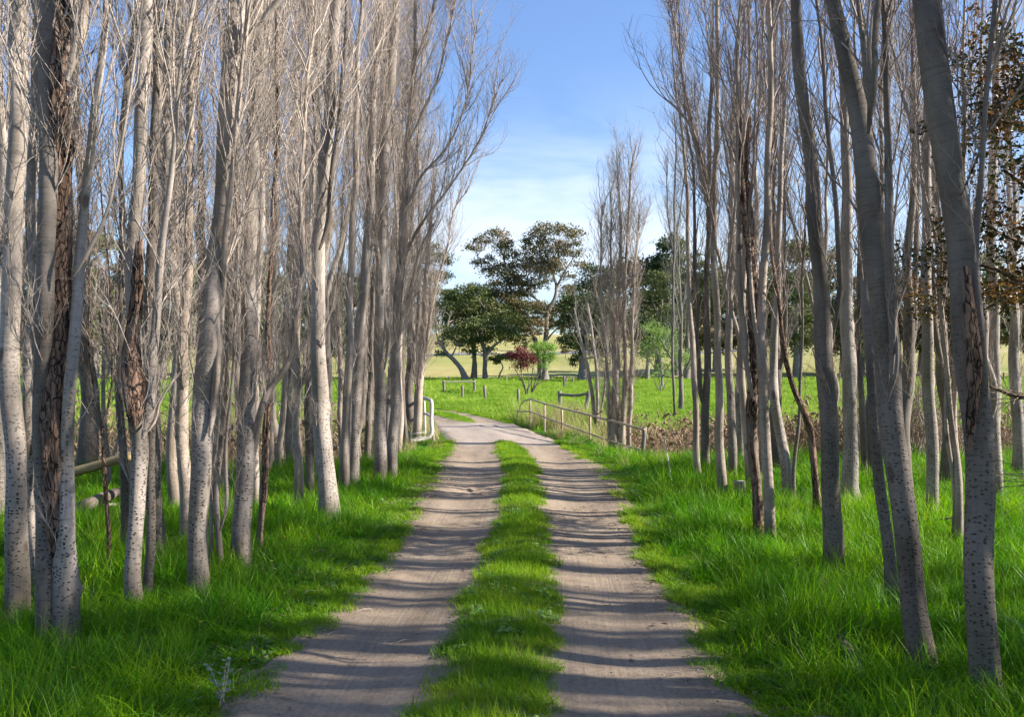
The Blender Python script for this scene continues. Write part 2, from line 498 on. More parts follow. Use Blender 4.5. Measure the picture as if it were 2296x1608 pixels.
def ground_z(x, y, lat=None):
    x = np.asarray(x, float); y = np.asarray(y, float)
    if lat is None:
        lat, _ = lateral(x, y); lat = lat.reshape(x.shape)
    al = np.abs(lat)
    off = smooth(1.6, 4.0, al)
    z = 0.035 * n_roll(x, y) * off + 0.012 * n_hum(x, y) * smooth(1.2, 2.0, al)
    # creek ditch crossing under the bridge
    yc = 19.3 + 0.05 * x + 0.5 * np.sin(x * 0.22)
    bank = smooth(2.0, 3.6, al)
    z = z - 1.25 * np.exp(-((y - yc) / 3.3) ** 4) * bank
    z = z + 0.16 * smooth(24, 34, y) * off * (0.6 + 0.5 * n_roll(x * 0.7, y * 0.9))
    z = z + 0.05 * n_hum(x * 0.5, y * 0.6) * smooth(26, 40, y) * off
    # hill behind the gum trees
    z = z + 15.5 * smooth(112, 345, y + 0.10 * x) * (1 + 0.10 * n_big(x, y)) + 12 * smooth(380, 900, y)
    z = z + 7 * smooth(70, 260, np.abs(x)) * smooth(60, 130, y)
    return z

def graded(a, b, d0, growth, far0, far1):
    c = list(np.arange(a, b + 1e-6, d0))
    d = d0; v = c[-1]
    while v < far1:
        d *= growth; v += d; c.append(v)
    d = d0; v = c[0]; lo = []
    while v > far0:
        d *= growth; v -= d; lo.append(v)
    return np.array(lo[::-1] + c)

gx = graded(-8, 8, 0.2, 1.12, -1400, 1400)
gy = graded(1.0, 40, 0.2, 1.06, -60, 1700)
GX, GY = np.meshgrid(gx, gy)
glat, gyy = lateral(GX, GY); glat = glat.reshape(GX.shape)
GZ = ground_z(GX, GY) - 0.07 * smooth(1.15, 0.85, np.abs(glat)) * (GY < 60)
nx, ny = len(gx), len(gy)
idx = np.arange(nx * ny).reshape(ny, nx)
Q = np.stack([idx[:-1, :-1], idx[:-1, 1:], idx[1:, 1:], idx[1:, :-1]], -1).reshape(-1, 4)

m, n, l, b, o = mat('ground_soil_and_sward')
P_ = pos(n)
sp = n.new('ShaderNodeSeparateXYZ'); l.new(P_, sp.inputs[0])
f1 = noise(n, l, P_, 0.9, 6, 0.6)
f2 = noise(n, l, P_, 9.0, 5, 0.65)
near = mixc(n, l, rng_(n, l, f2, 0.35, 0.65), (0.030, 0.060, 0.012), (0.085, 0.10, 0.030))
near = mixc(n, l, rng_(n, l, f1, 0.55, 0.7, 0, 0.6), near, (0.10, 0.08, 0.045))
mead = mixc(n, l, rng_(n, l, noise(n, l, P_, 0.16, 6, 0.6), 0.35, 0.65), (0.10, 0.22, 0.018), (0.20, 0.30, 0.035))
mead = mixc(n, l, rng_(n, l, f2, 0.4, 0.7, 0, 0.5), mead, (0.07, 0.14, 0.015))
c = mixc(n, l, rng_(n, l, sp.outputs['Y'], 22, 40), near, mead)
straw = mixc(n, l, rng_(n, l, noise(n, l, mapping(n, l, P_, (0.02, 0.06, 0.05)), 1.0, 7, 0.65), 0.35, 0.65), (0.33, 0.28, 0.11), (0.20, 0.23, 0.06))
straw = mixc(n, l, rng_(n, l, noise(n, l, mapping(n, l, P_, (0.006, 0.03, 0.02)), 1.0, 5, 0.6), 0.5, 0.65), straw, (0.38, 0.32, 0.15))
yj = math_(n, l, 'ADD', sp.outputs['Y'], math_(n, l, 'MULTIPLY', noise(n, l, P_, 0.05, 4, 0.6), 16))
c = mixc(n, l, rng_(n, l, yj, 108, 122), c, straw)
l.new(c, b.inputs['Base Color'])
b.inputs['Roughness'].default_value = 1.0
b.inputs['Specular IOR Level'].default_value = 0.1
bump(n, l, b, f2, 0.6, 0.05)
M['ground'] = m
ground = link('ground', make_mesh('ground', np.c_[GX.ravel(), GY.ravel(), GZ.ravel()], [Q]), m)
ground['kind'] = 'structure'

# dirt track: one ribbon with two worn wheel ruts
def edge_noise(s, side):
    return 0.06 * n_e1(s, side * 7.0) + 0.035 * n_e2(s, side * 3.0) + 0.05 * n_e3(s, side * 11.0)

sm = np.concatenate([np.arange(RS[0], np.interp(12, RC[:, 1], RS), 0.05), np.arange(np.interp(12, RC[:, 1], RS), np.interp(37, RC[:, 1], RS), 0.11),
                     np.arange(np.interp(37, RC[:, 1], RS), RS[-1] - 1, 0.4)])
cx, cy = np.interp(sm, RS, RC[:, 0]), np.interp(sm, RS, RC[:, 1])
tx, ty = np.interp(sm, RS, RT[:, 0]), np.interp(sm, RS, RT[:, 1])
tl = np.hypot(tx, ty); tx /= tl; ty /= tl
NU = 54
uu = np.linspace(-1.25, 1.25, NU)
hw = HW(cy)
LAT = uu[None, :] * (hw[:, None] + 0.0)
TX = cx[:, None] + LAT * ty[:, None]
TY = cy[:, None] - LAT * tx[:, None]
nt1 = Noise(31, 0.9, 12); nt2 = Noise(32, 0.22, 16); nt3 = Noise(33, 3.5, 8)
def track_z(X, Y, LAT, CY, SM):
    hwv = HW(CY)
    el = edge_noise(SM, np.sign(LAT))
    d_edge = (hwv + el) - np.abs(LAT)                 # >0 inside the track
    base = np.where(d_edge > 0, 0.014, 0.014 + d_edge * 0.28)
    rut = -0.020 * np.exp(-((np.abs(LAT) - 0.80) / 0.30) ** 2) * (1 - smooth(17.5, 19, CY) * (1 - smooth(24, 26, CY)))
    crown = 0.030 * np.exp(-(LAT / 0.30) ** 2)
    w = 1 - 0.7 * smooth(18, 19, CY) * (1 - smooth(24, 25, CY))
    pot = np.exp(-((X + 0.57) / 0.32) ** 2 - ((Y - 11.6) / 0.45) ** 2)
    fine = (0.003 * nt1(X * 0.5, Y * 1.6) + 0.003 * nt2(X, Y) + 0.004 * nt3(X, Y)) * w - pot * (0.035 + 0.02 * nt2(X * 1.5, Y * 1.5))
    return base + rut + crown + fine * smooth(0, 0.25, d_edge) + 0.03 * smooth(0, 0.05, d_edge)
TZ = ground_z(TX, TY, LAT) + track_z(TX, TY, LAT, cy[:, None] + 0 * LAT, sm[:, None] + 0 * LAT)
idx = np.arange(len(sm) * NU).reshape(len(sm), NU)
Q = np.stack([idx[:-1, :-1], idx[:-1, 1:], idx[1:, 1:], idx[1:, :-1]], -1).reshape(-1, 4)
tr_uv = np.stack([LAT.ravel(), (sm[:, None] + 0 * LAT).ravel(), np.zeros(LAT.size)], -1)

m, n, l, b, o = mat('packed_dirt')
v = attr(n, 'lane')
P_ = pos(n)
a1 = noise(n, l, mapping(n, l, v, (2.6, 0.5, 1)), 1.0, 6, 0.62, 0.4)
a2 = noise(n, l, P_, 34, 5, 0.7)
a3 = noise(n, l, P_, 170, 3, 0.7)
a4 = noise(n, l, P_, 1.3, 5, 0.6, 0.5)
c = mixc(n, l, rng_(n, l, a1, 0.35, 0.66), (0.325, 0.255, 0.180), (0.220, 0.168, 0.116))
c = mixc(n, l, rng_(n, l, a4, 0.5, 0.72, 0, 0.55), c, (0.36, 0.288, 0.222))
c = mixc(n, l, rng_(n, l, a2, 0.45, 0.70, 0, 0.6), c, (0.13, 0.10, 0.08))
a5 = noise(n, l, mapping(n, l, P_, (3.0, 1.2, 1)), 1.0, 7, 0.7, 0.6)
c = mixc(n, l, rng_(n, l, a5, 0.54, 0.64, 0, 0.25), c, (0.155, 0.12, 0.085))
c = mixc(n, l, rng_(n, l, a3, 0.62, 0.75, 0, 0.6), c, (0.42, 0.37, 0.32))
# thin tyre lines running along the lane
wv = noise(n, l, mapping(n, l, v, (38, 0.35, 1)), 1.0, 3, 0.6)
c = mixc(n, l, rng_(n, l, wv, 0.52, 0.68, 0, 0.35), c, (0.14, 0.11, 0.09))
# bridge deck of pale cement
sp = n.new('ShaderNodeSeparateXYZ'); l.new(P_, sp.inputs[0])
yj = math_(n, l, 'ADD', sp.outputs['Y'], math_(n, l, 'MULTIPLY', a4, 1.6))
dk = math_(n, l, 'MULTIPLY', rng_(n, l, yj, 18.6, 19.6), rng_(n, l, yj, 26.8, 25.2))
deck = mixc(n, l, rng_(n, l, a1, 0.3, 0.7), (0.36, 0.30, 0.245), (0.27, 0.22, 0.18))
c = mixc(n, l, dk, c, deck)
ln = n.new('ShaderNodeSeparateXYZ'); l.new(v, ln.inputs[0])
edge = rng_(n, l, math_(n, l, 'ABSOLUTE', ln.outputs['X']), 1.0, 1.45, 0, 0.8)
c = mixc(n, l, math_(n, l, 'MULTIPLY', edge, rng_(n, l, a2, 0.3, 0.6)), c, (0.12, 0.095, 0.055))
l.new(c, b.inputs['Base Color'])
b.inputs['Roughness'].default_value = 0.95
b.inputs['Specular IOR Level'].default_value = 0.2
hh = math_(n, l, 'ADD', math_(n, l, 'MULTIPLY', a2, 0.7), math_(n, l, 'MULTIPLY', a3, 0.35))
hh = math_(n, l, 'ADD', hh, math_(n, l, 'MULTIPLY', wv, 0.5))
bump(n, l, b, hh, 0.75, 0.012)
track = link('dirt_track', make_mesh('dirt_track', np.c_[TX.ravel(), TY.ravel(), TZ.ravel()], [Q], attrs={'lane': tr_uv}), m)
track['kind'] = 'structure'

# far sealed road on the hill
def grid_z(x, y):
    i = np.clip(np.searchsorted(gx, x) - 1, 0, nx - 2); j = np.clip(np.searchsorted(gy, y) - 1, 0, ny - 2)
    u = (x - gx[i]) / (gx[i + 1] - gx[i]); v = (y - gy[j]) / (gy[j + 1] - gy[j])
    return (GZ[j, i] * (1 - u) + GZ[j, i + 1] * u) * (1 - v) + (GZ[j + 1, i] * (1 - u) + GZ[j + 1, i + 1] * u) * v

def hill_road():
    xs = np.linspace(-40, 60, 120)
    yc = 205 - 0.12 * xs + 14 * np.sin(xs / 60)
    V = []
    for k, dy in enumerate((-2.6, 2.6)):
        V.append(np.c_[xs, yc + dy, grid_z(xs, yc + dy) + 0.10])
    V = np.vstack(V)
    i = np.arange(119)
    Q = np.stack([i, i + 1, i + 121, i + 120], -1)
    m, n, l, b, o = mat('grey_asphalt')
    l.new(mixc(n, l, noise(n, l, pos(n), 0.4), (0.13, 0.13, 0.14), (0.2, 0.2, 0.21)), b.inputs['Base Color'])
    r = link('far_road', make_mesh('far_road', V, [Q]), m)
    r['kind'] = 'structure'
hill_road()

# ------------------------------------------------------------------ grass and other ground cover (stuff)
def blades(count, h, w, spread, lean, segs=3, seed=0, hvar=0.4):
    r = np.random.default_rng(seed)
    a = r.uniform(0, 2 * np.pi, count)
    rad = spread * np.sqrt(r.uniform(0, 1, count))
    base = np.c_[rad * np.cos(a), rad * np.sin(a), np.full(count, -0.02)]
    hh = h * (1 - hvar + 2 * hvar * r.uniform(0, 1, count) ** 1.2)
    az = r.uniform(0, 2 * np.pi, count)
    ln = lean * r.uniform(0.15, 1.0, count)
    face = r.uniform(0, 2 * np.pi, count)
    V = np.zeros((count, segs * 2 + 1, 3))
    for s in range(segs + 1):
        t = s / segs
        off = ln * hh * t ** 2
        cz = hh * (t - 0.25 * ln * t ** 2)
        c = base + np.c_[off * np.cos(az), off * np.sin(az), cz]
        ww = w * (1 - t ** 1.6) * 0.5 * (0.7 + 0.6 * r.uniform(0, 1, 1))
        side = np.c_[np.cos(face), np.sin(face), np.zeros(count)] * ww
        if s < segs:
            V[:, 2 * s] = c - side; V[:, 2 * s + 1] = c + side
        else:
            V[:, 2 * s] = c
    nv = segs * 2 + 1
    o = np.arange(count)[:, None] * nv
    qs = [o + np.array([2 * s, 2 * s + 1, 2 * s + 3, 2 * s + 2]) for s in range(segs - 1)]
    t = o + np.array([2 * segs - 2, 2 * segs - 1, 2 * segs])
    return V.reshape(-1, 3), [np.concatenate(qs), t]

def broad_leaves(count, size, spread, seed, h=0.05, petal=False):
    r = np.random.default_rng(seed)
    V, Fq = [], []
    for k in range(count):
        a = r.uniform(0, 2 * np.pi); d = spread * math.sqrt(r.uniform())
        c = np.array([d * math.cos(a), d * math.sin(a), h * r.uniform(0.4, 1.2)])
        s = size * r.uniform(0.6, 1.2)
        az = r.uniform(0, 2 * np.pi); ti = r.uniform(0.0, 0.6)
        u = np.array([math.cos(az) * math.cos(ti), math.sin(az) * math.cos(ti), math.sin(ti)])
        w = np.array([-math.sin(az), math.cos(az), 0])
        nn = np.cross(u, w)
        ring = [c - u * s * .5]
        for (x, y) in ((-.25, .38), (.2, .42), (.5, 0), (.2, -.42), (-.25, -.38)):
            ring.append(c + u * s * x + w * s * y + nn * (-abs(y) * s * 0.25))
        V += ring + [c]
        o = k * 7
        Fq += [(o + i, o + (i + 1) % 6, o + 6) for i in range(6)]
    return np.array(V), [np.array(Fq)]

def proto(name, VF, m):
    me = make_mesh(name, VF[0], VF[1], smooth=False)
    me.materials.append(m)
    return bpy.data.objects.new(name, me)       # kept out of the scene: only the scatter below uses it

def scatter(name, pts, rotz, scl, protos, label, cat, tilt=0.12):
    """ONE object of ground cover: points with size and turn, a tuft standing on each"""
    n_ = len(pts)
    me = bpy.data.meshes.new(name)
    me.vertices.add(n_)
    me.vertices.foreach_set('co', np.asarray(pts, np.float32).ravel())
    r = np.random.default_rng(n_)
    a = me.attributes.new('turn', 'FLOAT_VECTOR', 'POINT')
    a.data.foreach_set('vector', np.c_[r.normal(0, tilt, n_), r.normal(0, tilt, n_), rotz].astype(np.float32).ravel())
    a = me.attributes.new('size', 'FLOAT_VECTOR', 'POINT')
    s3 = scl if np.ndim(scl) == 2 else np.c_[scl, scl, scl]
    a.data.foreach_set('vector', s3.astype(np.float32).ravel())
    a = me.attributes.new('pick', 'INT', 'POINT')
    a.data.foreach_set('value', r.integers(0, len(protos), n_).astype(np.int32))
    ob = bpy.data.objects.new(name, me)
    COL.objects.link(ob)
    tag(ob, label, cat, kind='stuff')
    g = bpy.data.node_groups.new(name + '_scatter', 'GeometryNodeTree')
    g.interface.new_socket('Geometry', in_out='INPUT', socket_type='NodeSocketGeometry')
    g.interface.new_socket('Geometry', in_out='OUTPUT', socket_type='NodeSocketGeometry')
    N, L = g.nodes, g.links
    gi, go = N.new('NodeGroupInput'), N.new('NodeGroupOutput')
    iop = N.new('GeometryNodeInstanceOnPoints')
    L.new(gi.outputs[0], iop.inputs['Points'])
    jn = N.new('GeometryNodeJoinGeometry')
    for p in protos:
        oi = N.new('GeometryNodeObjectInfo')
        oi.inputs['Object'].default_value = p
        oi.inputs['As Instance'].default_value = True
        L.new(oi.outputs['Geometry'], jn.inputs[0])
    L.new(jn.outputs[0], iop.inputs['Instance'])
    iop.inputs['Pick Instance'].default_value = True
    def na(nm, ty):
        t = N.new('GeometryNodeInputNamedAttribute'); t.data_type = ty
        t.inputs['Name'].default_value = nm
        return t.outputs['Attribute']
    L.new(na('pick', 'INT'), iop.inputs['Instance Index'])
    L.new(na('turn', 'FLOAT_VECTOR'), iop.inputs['Rotation'])
    L.new(na('size', 'FLOAT_VECTOR'), iop.inputs['Scale'])
    L.new(iop.outputs[0], go.inputs[0])
    md = ob.modifiers.new('scatter', 'NODES')
    md.node_group = g
    return ob

def rand_pts(x0, x1, y0, y1, dens, r):
    k = int((x1 - x0) * (y1 - y0) * dens)
    return r.uniform(x0, x1, k), r.uniform(y0, y1, k)

def in_view(x, y, pad=1.0):
    return (np.abs(x) < y * 0.70 + pad)

r = np.random.default_rng(101)
n_patch = Noise(41, 2.2, 10); n_patch2 = Noise(42, 0.7, 10)
VB = [proto('grass_tuft_shape', blades(26, 0.27, 0.0075, 0.085, 0.85, 4, s, 0.5), M['grass']) for s in (1, 2, 3, 4, 5, 6)] + [proto('dull_tuft_shape', blades(24, 0.24, 0.008, 0.10, 1.1, 4, 71, 0.6), M['grass_dull']), proto('dull_tuft_shape', blades(20, 0.32, 0.007, 0.09, 0.7, 4, 72, 0.6), M['grass_dull']), proto('grass_tuft_shape', blades(12, 0.24, 0.006, 0.10, 1.1, 4, 8, 0.5), M['straw']), proto('seeding_tuft_shape', blades(9, 0.40, 0.005, 0.09, 0.5, 4, 9, 0.3), M['turf'])]
# verge grass near the track
px_, py_, sc_, lt_ = [], [], [], []
for (x0, x1, y0, y1, d) in ((-6, 6, 1.8, 6, 190), (-7.5, 8, 6, 10, 120), (-12, 13, 10, 16, 78), (-16, 17, 16, 26, 26)):
    x, y = rand_pts(x0, x1, y0, y1, d, r)
    k = in_view(x, y, 1.6); x, y = x[k], y[k]
    lat, yy = lateral(x, y)
    hwv = HW(yy)
    d_ = np.abs(lat) - hwv - 0.06 * n_e1(y, np.sign(lat) * 7.0)
    k = (d_ > 0.10) & (r.uniform(0, 1, len(x)) < smooth(-0.10, 0.30, d_) + 0.10)
    x, y, d_, lat = x[k], y[k], d_[k], lat[k]
    ht = 0.22 + 0.78 * smooth(0.05, 0.75, d_ + 0.12 * n_patch2(x, y))
    ht *= 0.85 + 0.22 * n_patch(x, y) + 0.12 * n_patch2(x, y)
    ht *= np.where(lat > 0, 1.02, 0.86) * (1 - 0.45 * smooth(14.5, 18, y))
    wid = np.interp(y, [0, 8, 14, 26], [1.0, 1.1, 1.35, 2.0])
    px_.append(x); py_.append(y); sc_.append(np.c_[wid, wid, np.clip(ht, 0.15, 1.6) * r.uniform(0.75, 1.25, len(x))])
x, y, s3 = np.concatenate(px_), np.concatenate(py_), np.vstack(sc_)
# beds of reeds take the ditch bottom
zz = ground_z(x, y)
k = zz > -0.75
x, y, s3, zz = x[k], y[k], s3[k], zz[k]
scatter('verge_grass', np.c_[x, y, zz], r.uniform(0, 6.28, len(x)), s3, VB, 'tall lush green grass covering both verges of the dirt track', 'grass')

# short turf on the strip between the wheel tracks and along the edges
TB = [proto('turf_tuft_shape', blades(34, 0.085, 0.0052, 0.075, 1.1, 3, s, 0.5), M['turf']) for s in (11, 12, 13, 14)]
x, y = rand_pts(-1.8, 1.9, 2.2, 19.2, 640, r)
x2, y2 = rand_pts(-6, 0, 24.5, 35.5, 130, r)
x, y = np.r_[x, x2], np.r_[y, y2]
lat, yy = lateral(x, y)
mw = MW(yy)
dm = mw + 0.045 * n_e1(y, np.sign(lat) * 5.0 + 30) + 0.035 * n_e2(y, np.sign(lat) * 2.0 + 9) - np.abs(lat)
de = np.abs(lat) - HW(yy) - 0.06 * n_e1(y, np.sign(lat) * 7.0) - 0.05 * n_e2(y, np.sign(lat) * 3.0)
k = ((dm > 0) & (mw > 0.02) & (r.uniform(0, 1, len(x)) < 0.6 + smooth(0, 0.1, dm))) | ((de > -0.08) & (de < 0.5) & (r.uniform(0, 1, len(x)) < 0.06 + 0.7 * smooth(-0.08, 0.10, de)))
x, y, dm, lat, yy = x[k], y[k], dm[k], lat[k], yy[k]
s_med = smooth(-0.02, 0.22, dm)
hts = (0.6 + 0.75 * s_med * (0.85 + 0.15 * n_patch2(x * 1.5, y))) * r.uniform(0.7, 1.3, len(x))
wid = np.interp(y, [0, 8, 16, 30], [0.95, 1.1, 1.4, 2.0])
zz = ground_z(x, y, lat) + np.where(np.abs(lat) < 1.35, 0.045, 0.0)
scatter('median_turf', np.c_[x, y, zz], r.uniform(0, 6.28, len(x)), np.c_[wid, wid, np.clip(hts, 0.3, 2.4)], TB,
        'low grass strip growing between the two wheel tracks', 'grass', 0.2)

# meadow behind the creek
MB_ = [proto('meadow_tuft_shape', blades(46, 0.16, 0.022, 0.30, 0.9, 3, s, 0.5), M['meadow']) for s in (21, 22, 23)]
px_, py_, sc_ = [], [], []
for (y0, y1, d, wd) in ((23.2, 40, 17, 1.0), (40, 62, 9, 1.35), (62, 90, 4.2, 2.0), (90, 122, 2.2, 2.8)):
    x, y = rand_pts(-y1 * 0.72, y1 * 0.72, y0, y1, d, r)
    k = in_view(x, y, 1.6); x, y = x[k], y[k]
    lat, yy = lateral(x, y)
    k = np.abs(lat) > HW(yy) + 0.35
    x, y = x[k], y[k]
    g_ = n_patch(x * 0.35, y * 0.5)
    px_.append(x); py_.append(y)
    hh = np.clip(0.75 + 0.55 * g_, 0.25, 2.2) * r.uniform(0.6, 1.4, len(x))
    sc_.append(np.c_[np.full(len(x), wd), np.full(len(x), wd), hh * (0.8 + 0.2 * wd)])
x, y, s3 = np.concatenate(px_), np.concatenate(py_), np.vstack(sc_)
scatter('meadow_grass', np.c_[x, y, ground_z(x, y)], r.uniform(0, 6.28, len(x)), s3, MB_, 'bright green paddock grass stretching from the creek to the gum trees', 'grass')

# dry pale grass on the creek banks and by the bridge
DB = [proto('dry_tuft_shape', blades(34, 0.42, 0.009, 0.14, 0.8, 4, s, 0.5), M['straw']) for s in (31, 32, 33)]
x, y = rand_pts(-15, 15, 14.2, 26.5, 16, r)
lat, yy = lateral(x, y)
k = (np.abs(lat) > HW(yy) + 0.25) & in_view(x, y, 2)
x, y, lat, yy = x[k], y[k], lat[k], yy[k]
zz = ground_z(x, y)
pr = 0.12 + 0.75 * smooth(-0.05, -0.6, zz) + 0.5 * (smooth(19.8, 21, y) * (np.abs(lat) < 3.6) * (n_patch(x, y) > -0.6))
k = r.uniform(0, 1, len(x)) < pr
x, y, zz, lat = x[k], y[k], zz[k], lat[k]
scatter('dry_bank_grass', np.c_[x, y, zz], r.uniform(0, 6.28, len(x)), r.uniform(0.5, 1.15, len(x)), DB, 'pale dry grass on the creek banks beside the bridge', 'dry grass', 0.3)

# rank weeds crowding the right bridge railing
KB = [proto('rank_weed_shape', blades(40, 0.62, 0.013, 0.20, 0.7, 4, s, 0.5), M['straw']) for s in (35, 36)] + [proto('rank_weed_shape', blades(40, 0.55, 0.015, 0.22, 0.8, 4, s, 0.5), M['meadow']) for s in (37, 38)]
x, y = rand_pts(0.2, 4.2, 19.0, 29.0, 16, r)
lat, yy = lateral(x, y)
k = (x > 2.7 - (y - 16.6) * 0.313 + 0.2) & (lat < 3.9) & (r.uniform(0, 1, len(x)) < 0.75 + 0.3 * n_patch(x, y))
x, y = x[k], y[k]
scatter('rank_weeds', np.c_[x, y, ground_z(x, y)], r.uniform(0, 6.28, len(x)), r.uniform(0.6, 1.25, len(x)), KB, 'tall rank green and straw weeds growing behind the right bridge railing', 'weeds', 0.2)

# reeds with drooping plumes
def reed_clump(seed):
    rr = np.random.default_rng(seed)
    V1, F1 = blades(16, 1.15, 0.014, 0.22, 0.75, 4, seed, 0.3)
    nb = 16
    P0 = np.c_[rr.normal(0, .14, nb), rr.normal(0, .14, nb), np.full(nb, -0.03)]
    az = rr.uniform(0, 6.28, nb); ln = rr.uniform(0.1, 0.7, nb); hh = rr.uniform(0.8, 1.5, nb)
    t = np.linspace(0, 1, 6)
    P = P0[:, None, :] + np.stack([ln[:, None] * np.cos(az)[:, None] * t ** 1.5 * hh[:, None], ln[:, None] * np.sin(az)[:, None] * t ** 1.5 * hh[:, None], hh[:, None] * (t - 0.1 * t * t)], -1)
    V2, F2, _ = tubes(P, np.tile(np.linspace(0.006, 0.003, 6), (nb, 1)), 3)
    k = 5
    tip = P[:k * 2, -1]
    d = np.c_[np.cos(az[:k * 2]), np.sin(az[:k * 2]), np.full(k * 2, -0.2)]
    tt = np.linspace(0, 1, 5)
    PP = tip[:, None, :] + np.stack([d[:, 0:1] * tt * 0.12, d[:, 1:2] * tt * 0.12, np.tile(0.10 * tt - 0.20 * tt ** 2, (k * 2, 1))], -1)
    V3, F3, _ = tubes(PP, np.tile(np.array([0.004, 0.02, 0.026, 0.018, 0.002]), (k * 2, 1)), 5)
    V, Fc, _ = merge([(V1, F1, np.zeros(len(V1))), (V2, F2, np.zeros(len(V2))), (V3, F3, np.zeros(len(V3)))])
    return V, Fc
RB = [proto('reed_clump_shape', reed_clump(s), M['reed']) for s in (51, 52, 53, 54)]
x, y = rand_pts(-16, 16, 14.4, 23.0, 9, r)
lat, yy = lateral(x, y); zz = ground_z(x, y)
k = (np.abs(lat) > 3.5) & (zz < -0.18) & in_view(x, y, 2) & (r.uniform(0, 1, len(x)) < np.where(x > 0, 1.0, 0.25))
x, y, zz = x[k], y[k], zz[k]
scatter('reed_bed', np.c_[x, y, zz], r.uniform(0, 6.28, len(x)), r.uniform(0.75, 1.25, len(x)), RB, 'tangled brown reeds with drooping plumes filling the creek ditch', 'reeds', 0.25)

# broad-leaved weeds
WB = [proto('weed_rosette_shape', broad_leaves(9, 0.032, 0.06, s, 0.05), M['weed']) for s in (61, 62, 63)]
x, y = rand_pts(-3.4, 2.6, 2.5, 14, 90, r)
lat, yy = lateral(x, y)
dm = MW(yy) - np.abs(lat); de = np.abs(lat) - HW(yy)
k = (((dm > 0.03) & (n_patch(x * 1.5, y * 1.2) > 0.1)) | ((de > 0.0) & (de < 1.6) & (n_patch2(x * 0.6, y * 0.5) > np.where(lat < 0, 0.1, 1.0)) & (r.uniform(0, 1, len(x)) < 0.8 - 0.4 * de)))
x, y = x[k], y[k]; lat = lat[k]
zz = ground_z(x, y, lat) + np.where(np.abs(lat) < 1.2, 0.06, 0.0)
scatter('clover_and_weeds', np.c_[x, y, zz], r.uniform(0, 6.28, len(x)), r.uniform(0.6, 1.3, len(x)), WB, 'pale broad-leaved weeds among the short grass of the middle strip', 'weeds', 0.2)

# pebbles, crumbs of earth and bits of twig on the track
def pebble(seed):
    rr = np.random.default_rng(seed)
    ph = [(0, 0, 1), (0, 0, -1)] + [(math.cos(a), math.sin(a), z) for z in (0.5, -0.5) for a in np.linspace(0, 2 * np.pi, 6)[:-1]]
    V = np.array(ph) * np.array([1, 0.8, 0.6]) * rr.uniform(0.8, 1.15, (12, 1)) * 0.5
    Fc = []
    for i in range(5):
        j = (i + 1) % 5
        Fc += [(0, 2 + i, 2 + j), (1, 7 + j, 7 + i), (2 + i, 7 + i, 2 + j), (7 + i, 7 + j, 2 + j)]
    return V, [np.array(Fc)]
m, n, l, b, o = mat('pebble_stone')
l.new(mixc(n, l, objrand(n), (0.12, 0.09, 0.07), (0.36, 0.31, 0.26)), b.inputs['Base Color'])
PB = [proto('pebble_shape', pebble(s), m) for s in (1, 2, 3)]
x, y = rand_pts(-1.5, 1.6, 2.2, 18, 170, r)
lat, yy = lateral(x, y)
k = (np.abs(lat) < HW(yy) + 0.03) & (np.abs(lat) > MW(yy) - 0.05) & (r.uniform(0, 1, len(x)) < 0.25 + 0.75 * smooth(0.5, 0.0, HW(yy) - np.abs(lat)))
x, y, lat, yy = x[k], y[k], lat[k], yy[k]
zz = ground_z(x, y, lat) + track_z(x, y, lat, yy, np.interp(y, RC[:, 1], RS))
scatter('track_pebbles', np.c_[x, y, zz], r.uniform(0, 6.28, len(x)), 0.004 + 0.018 * r.uniform(0, 1, len(x)) ** 4, PB, 'small stones and crumbs of earth scattered on the dirt track', 'pebbles', 0.3)

def twig_litter(seed):
    rr = np.random.default_rng(seed)
    k = 3
    P0 = np.c_[rr.normal(0, .05, k), rr.normal(0, .05, k), np.full(k, .006)]
    az = rr.uniform(0, 6.28, k); t = np.linspace(0, 1, 5)
    L = rr.uniform(.06, .22, k)
    P = P0[:, None, :] + np.stack([np.cos(az)[:, None] * t * L[:, None], np.sin(az)[:, None] * t * L[:, None], 0.012 * np.sin(t * 5)[None] + 0 * L[:, None]], -1) + rr.normal(0, .006, (k, 5, 3)) * [1, 1, 0.2]
    V, Fc, _ = tubes(P, np.tile(np.linspace(.0028, .0014, 5), (k, 1)), 3)
    return V, Fc
m, n, l, b, o = mat('dry_twig_litter')
l.new(mixc(n, l, objrand(n), (0.10, 0.07, 0.05), (0.36, 0.29, 0.23)), b.inputs['Base Color'])
LB = [proto('twig_litter_shape', twig_litter(s), m) for s in (1, 2, 3)] + [proto('dead_leaf_shape', broad_leaves(3, 0.028, 0.09, 77 + q, 0.008), m) for q in range(2)]
x, y = rand_pts(-4.5, 4.5, 2.4, 16, 26, r)
lat, yy = lateral(x, y)
k = (np.abs(lat) > MW(yy) + 0.05) & (r.uniform(0, 1, len(x)) < np.where(np.abs(lat) < HW(yy) - 0.25, 0.10, 0.9))
x, y, lat, yy = x[k], y[k], lat[k], yy[k]
inn = np.abs(lat) < HW(yy)
zz = ground_z(x, y, lat) + np.where(inn, track_z(x, y, lat, yy, np.interp(y, RC[:, 1], RS)), 0.03)
scatter('fallen_twigs', np.c_[x, y, zz], r.uniform(0, 6.28, len(x)), r.uniform(0.6, 1.4, len(x)), LB, 'small dry twigs dropped along the edges of the dirt track', 'twigs', 0.06)

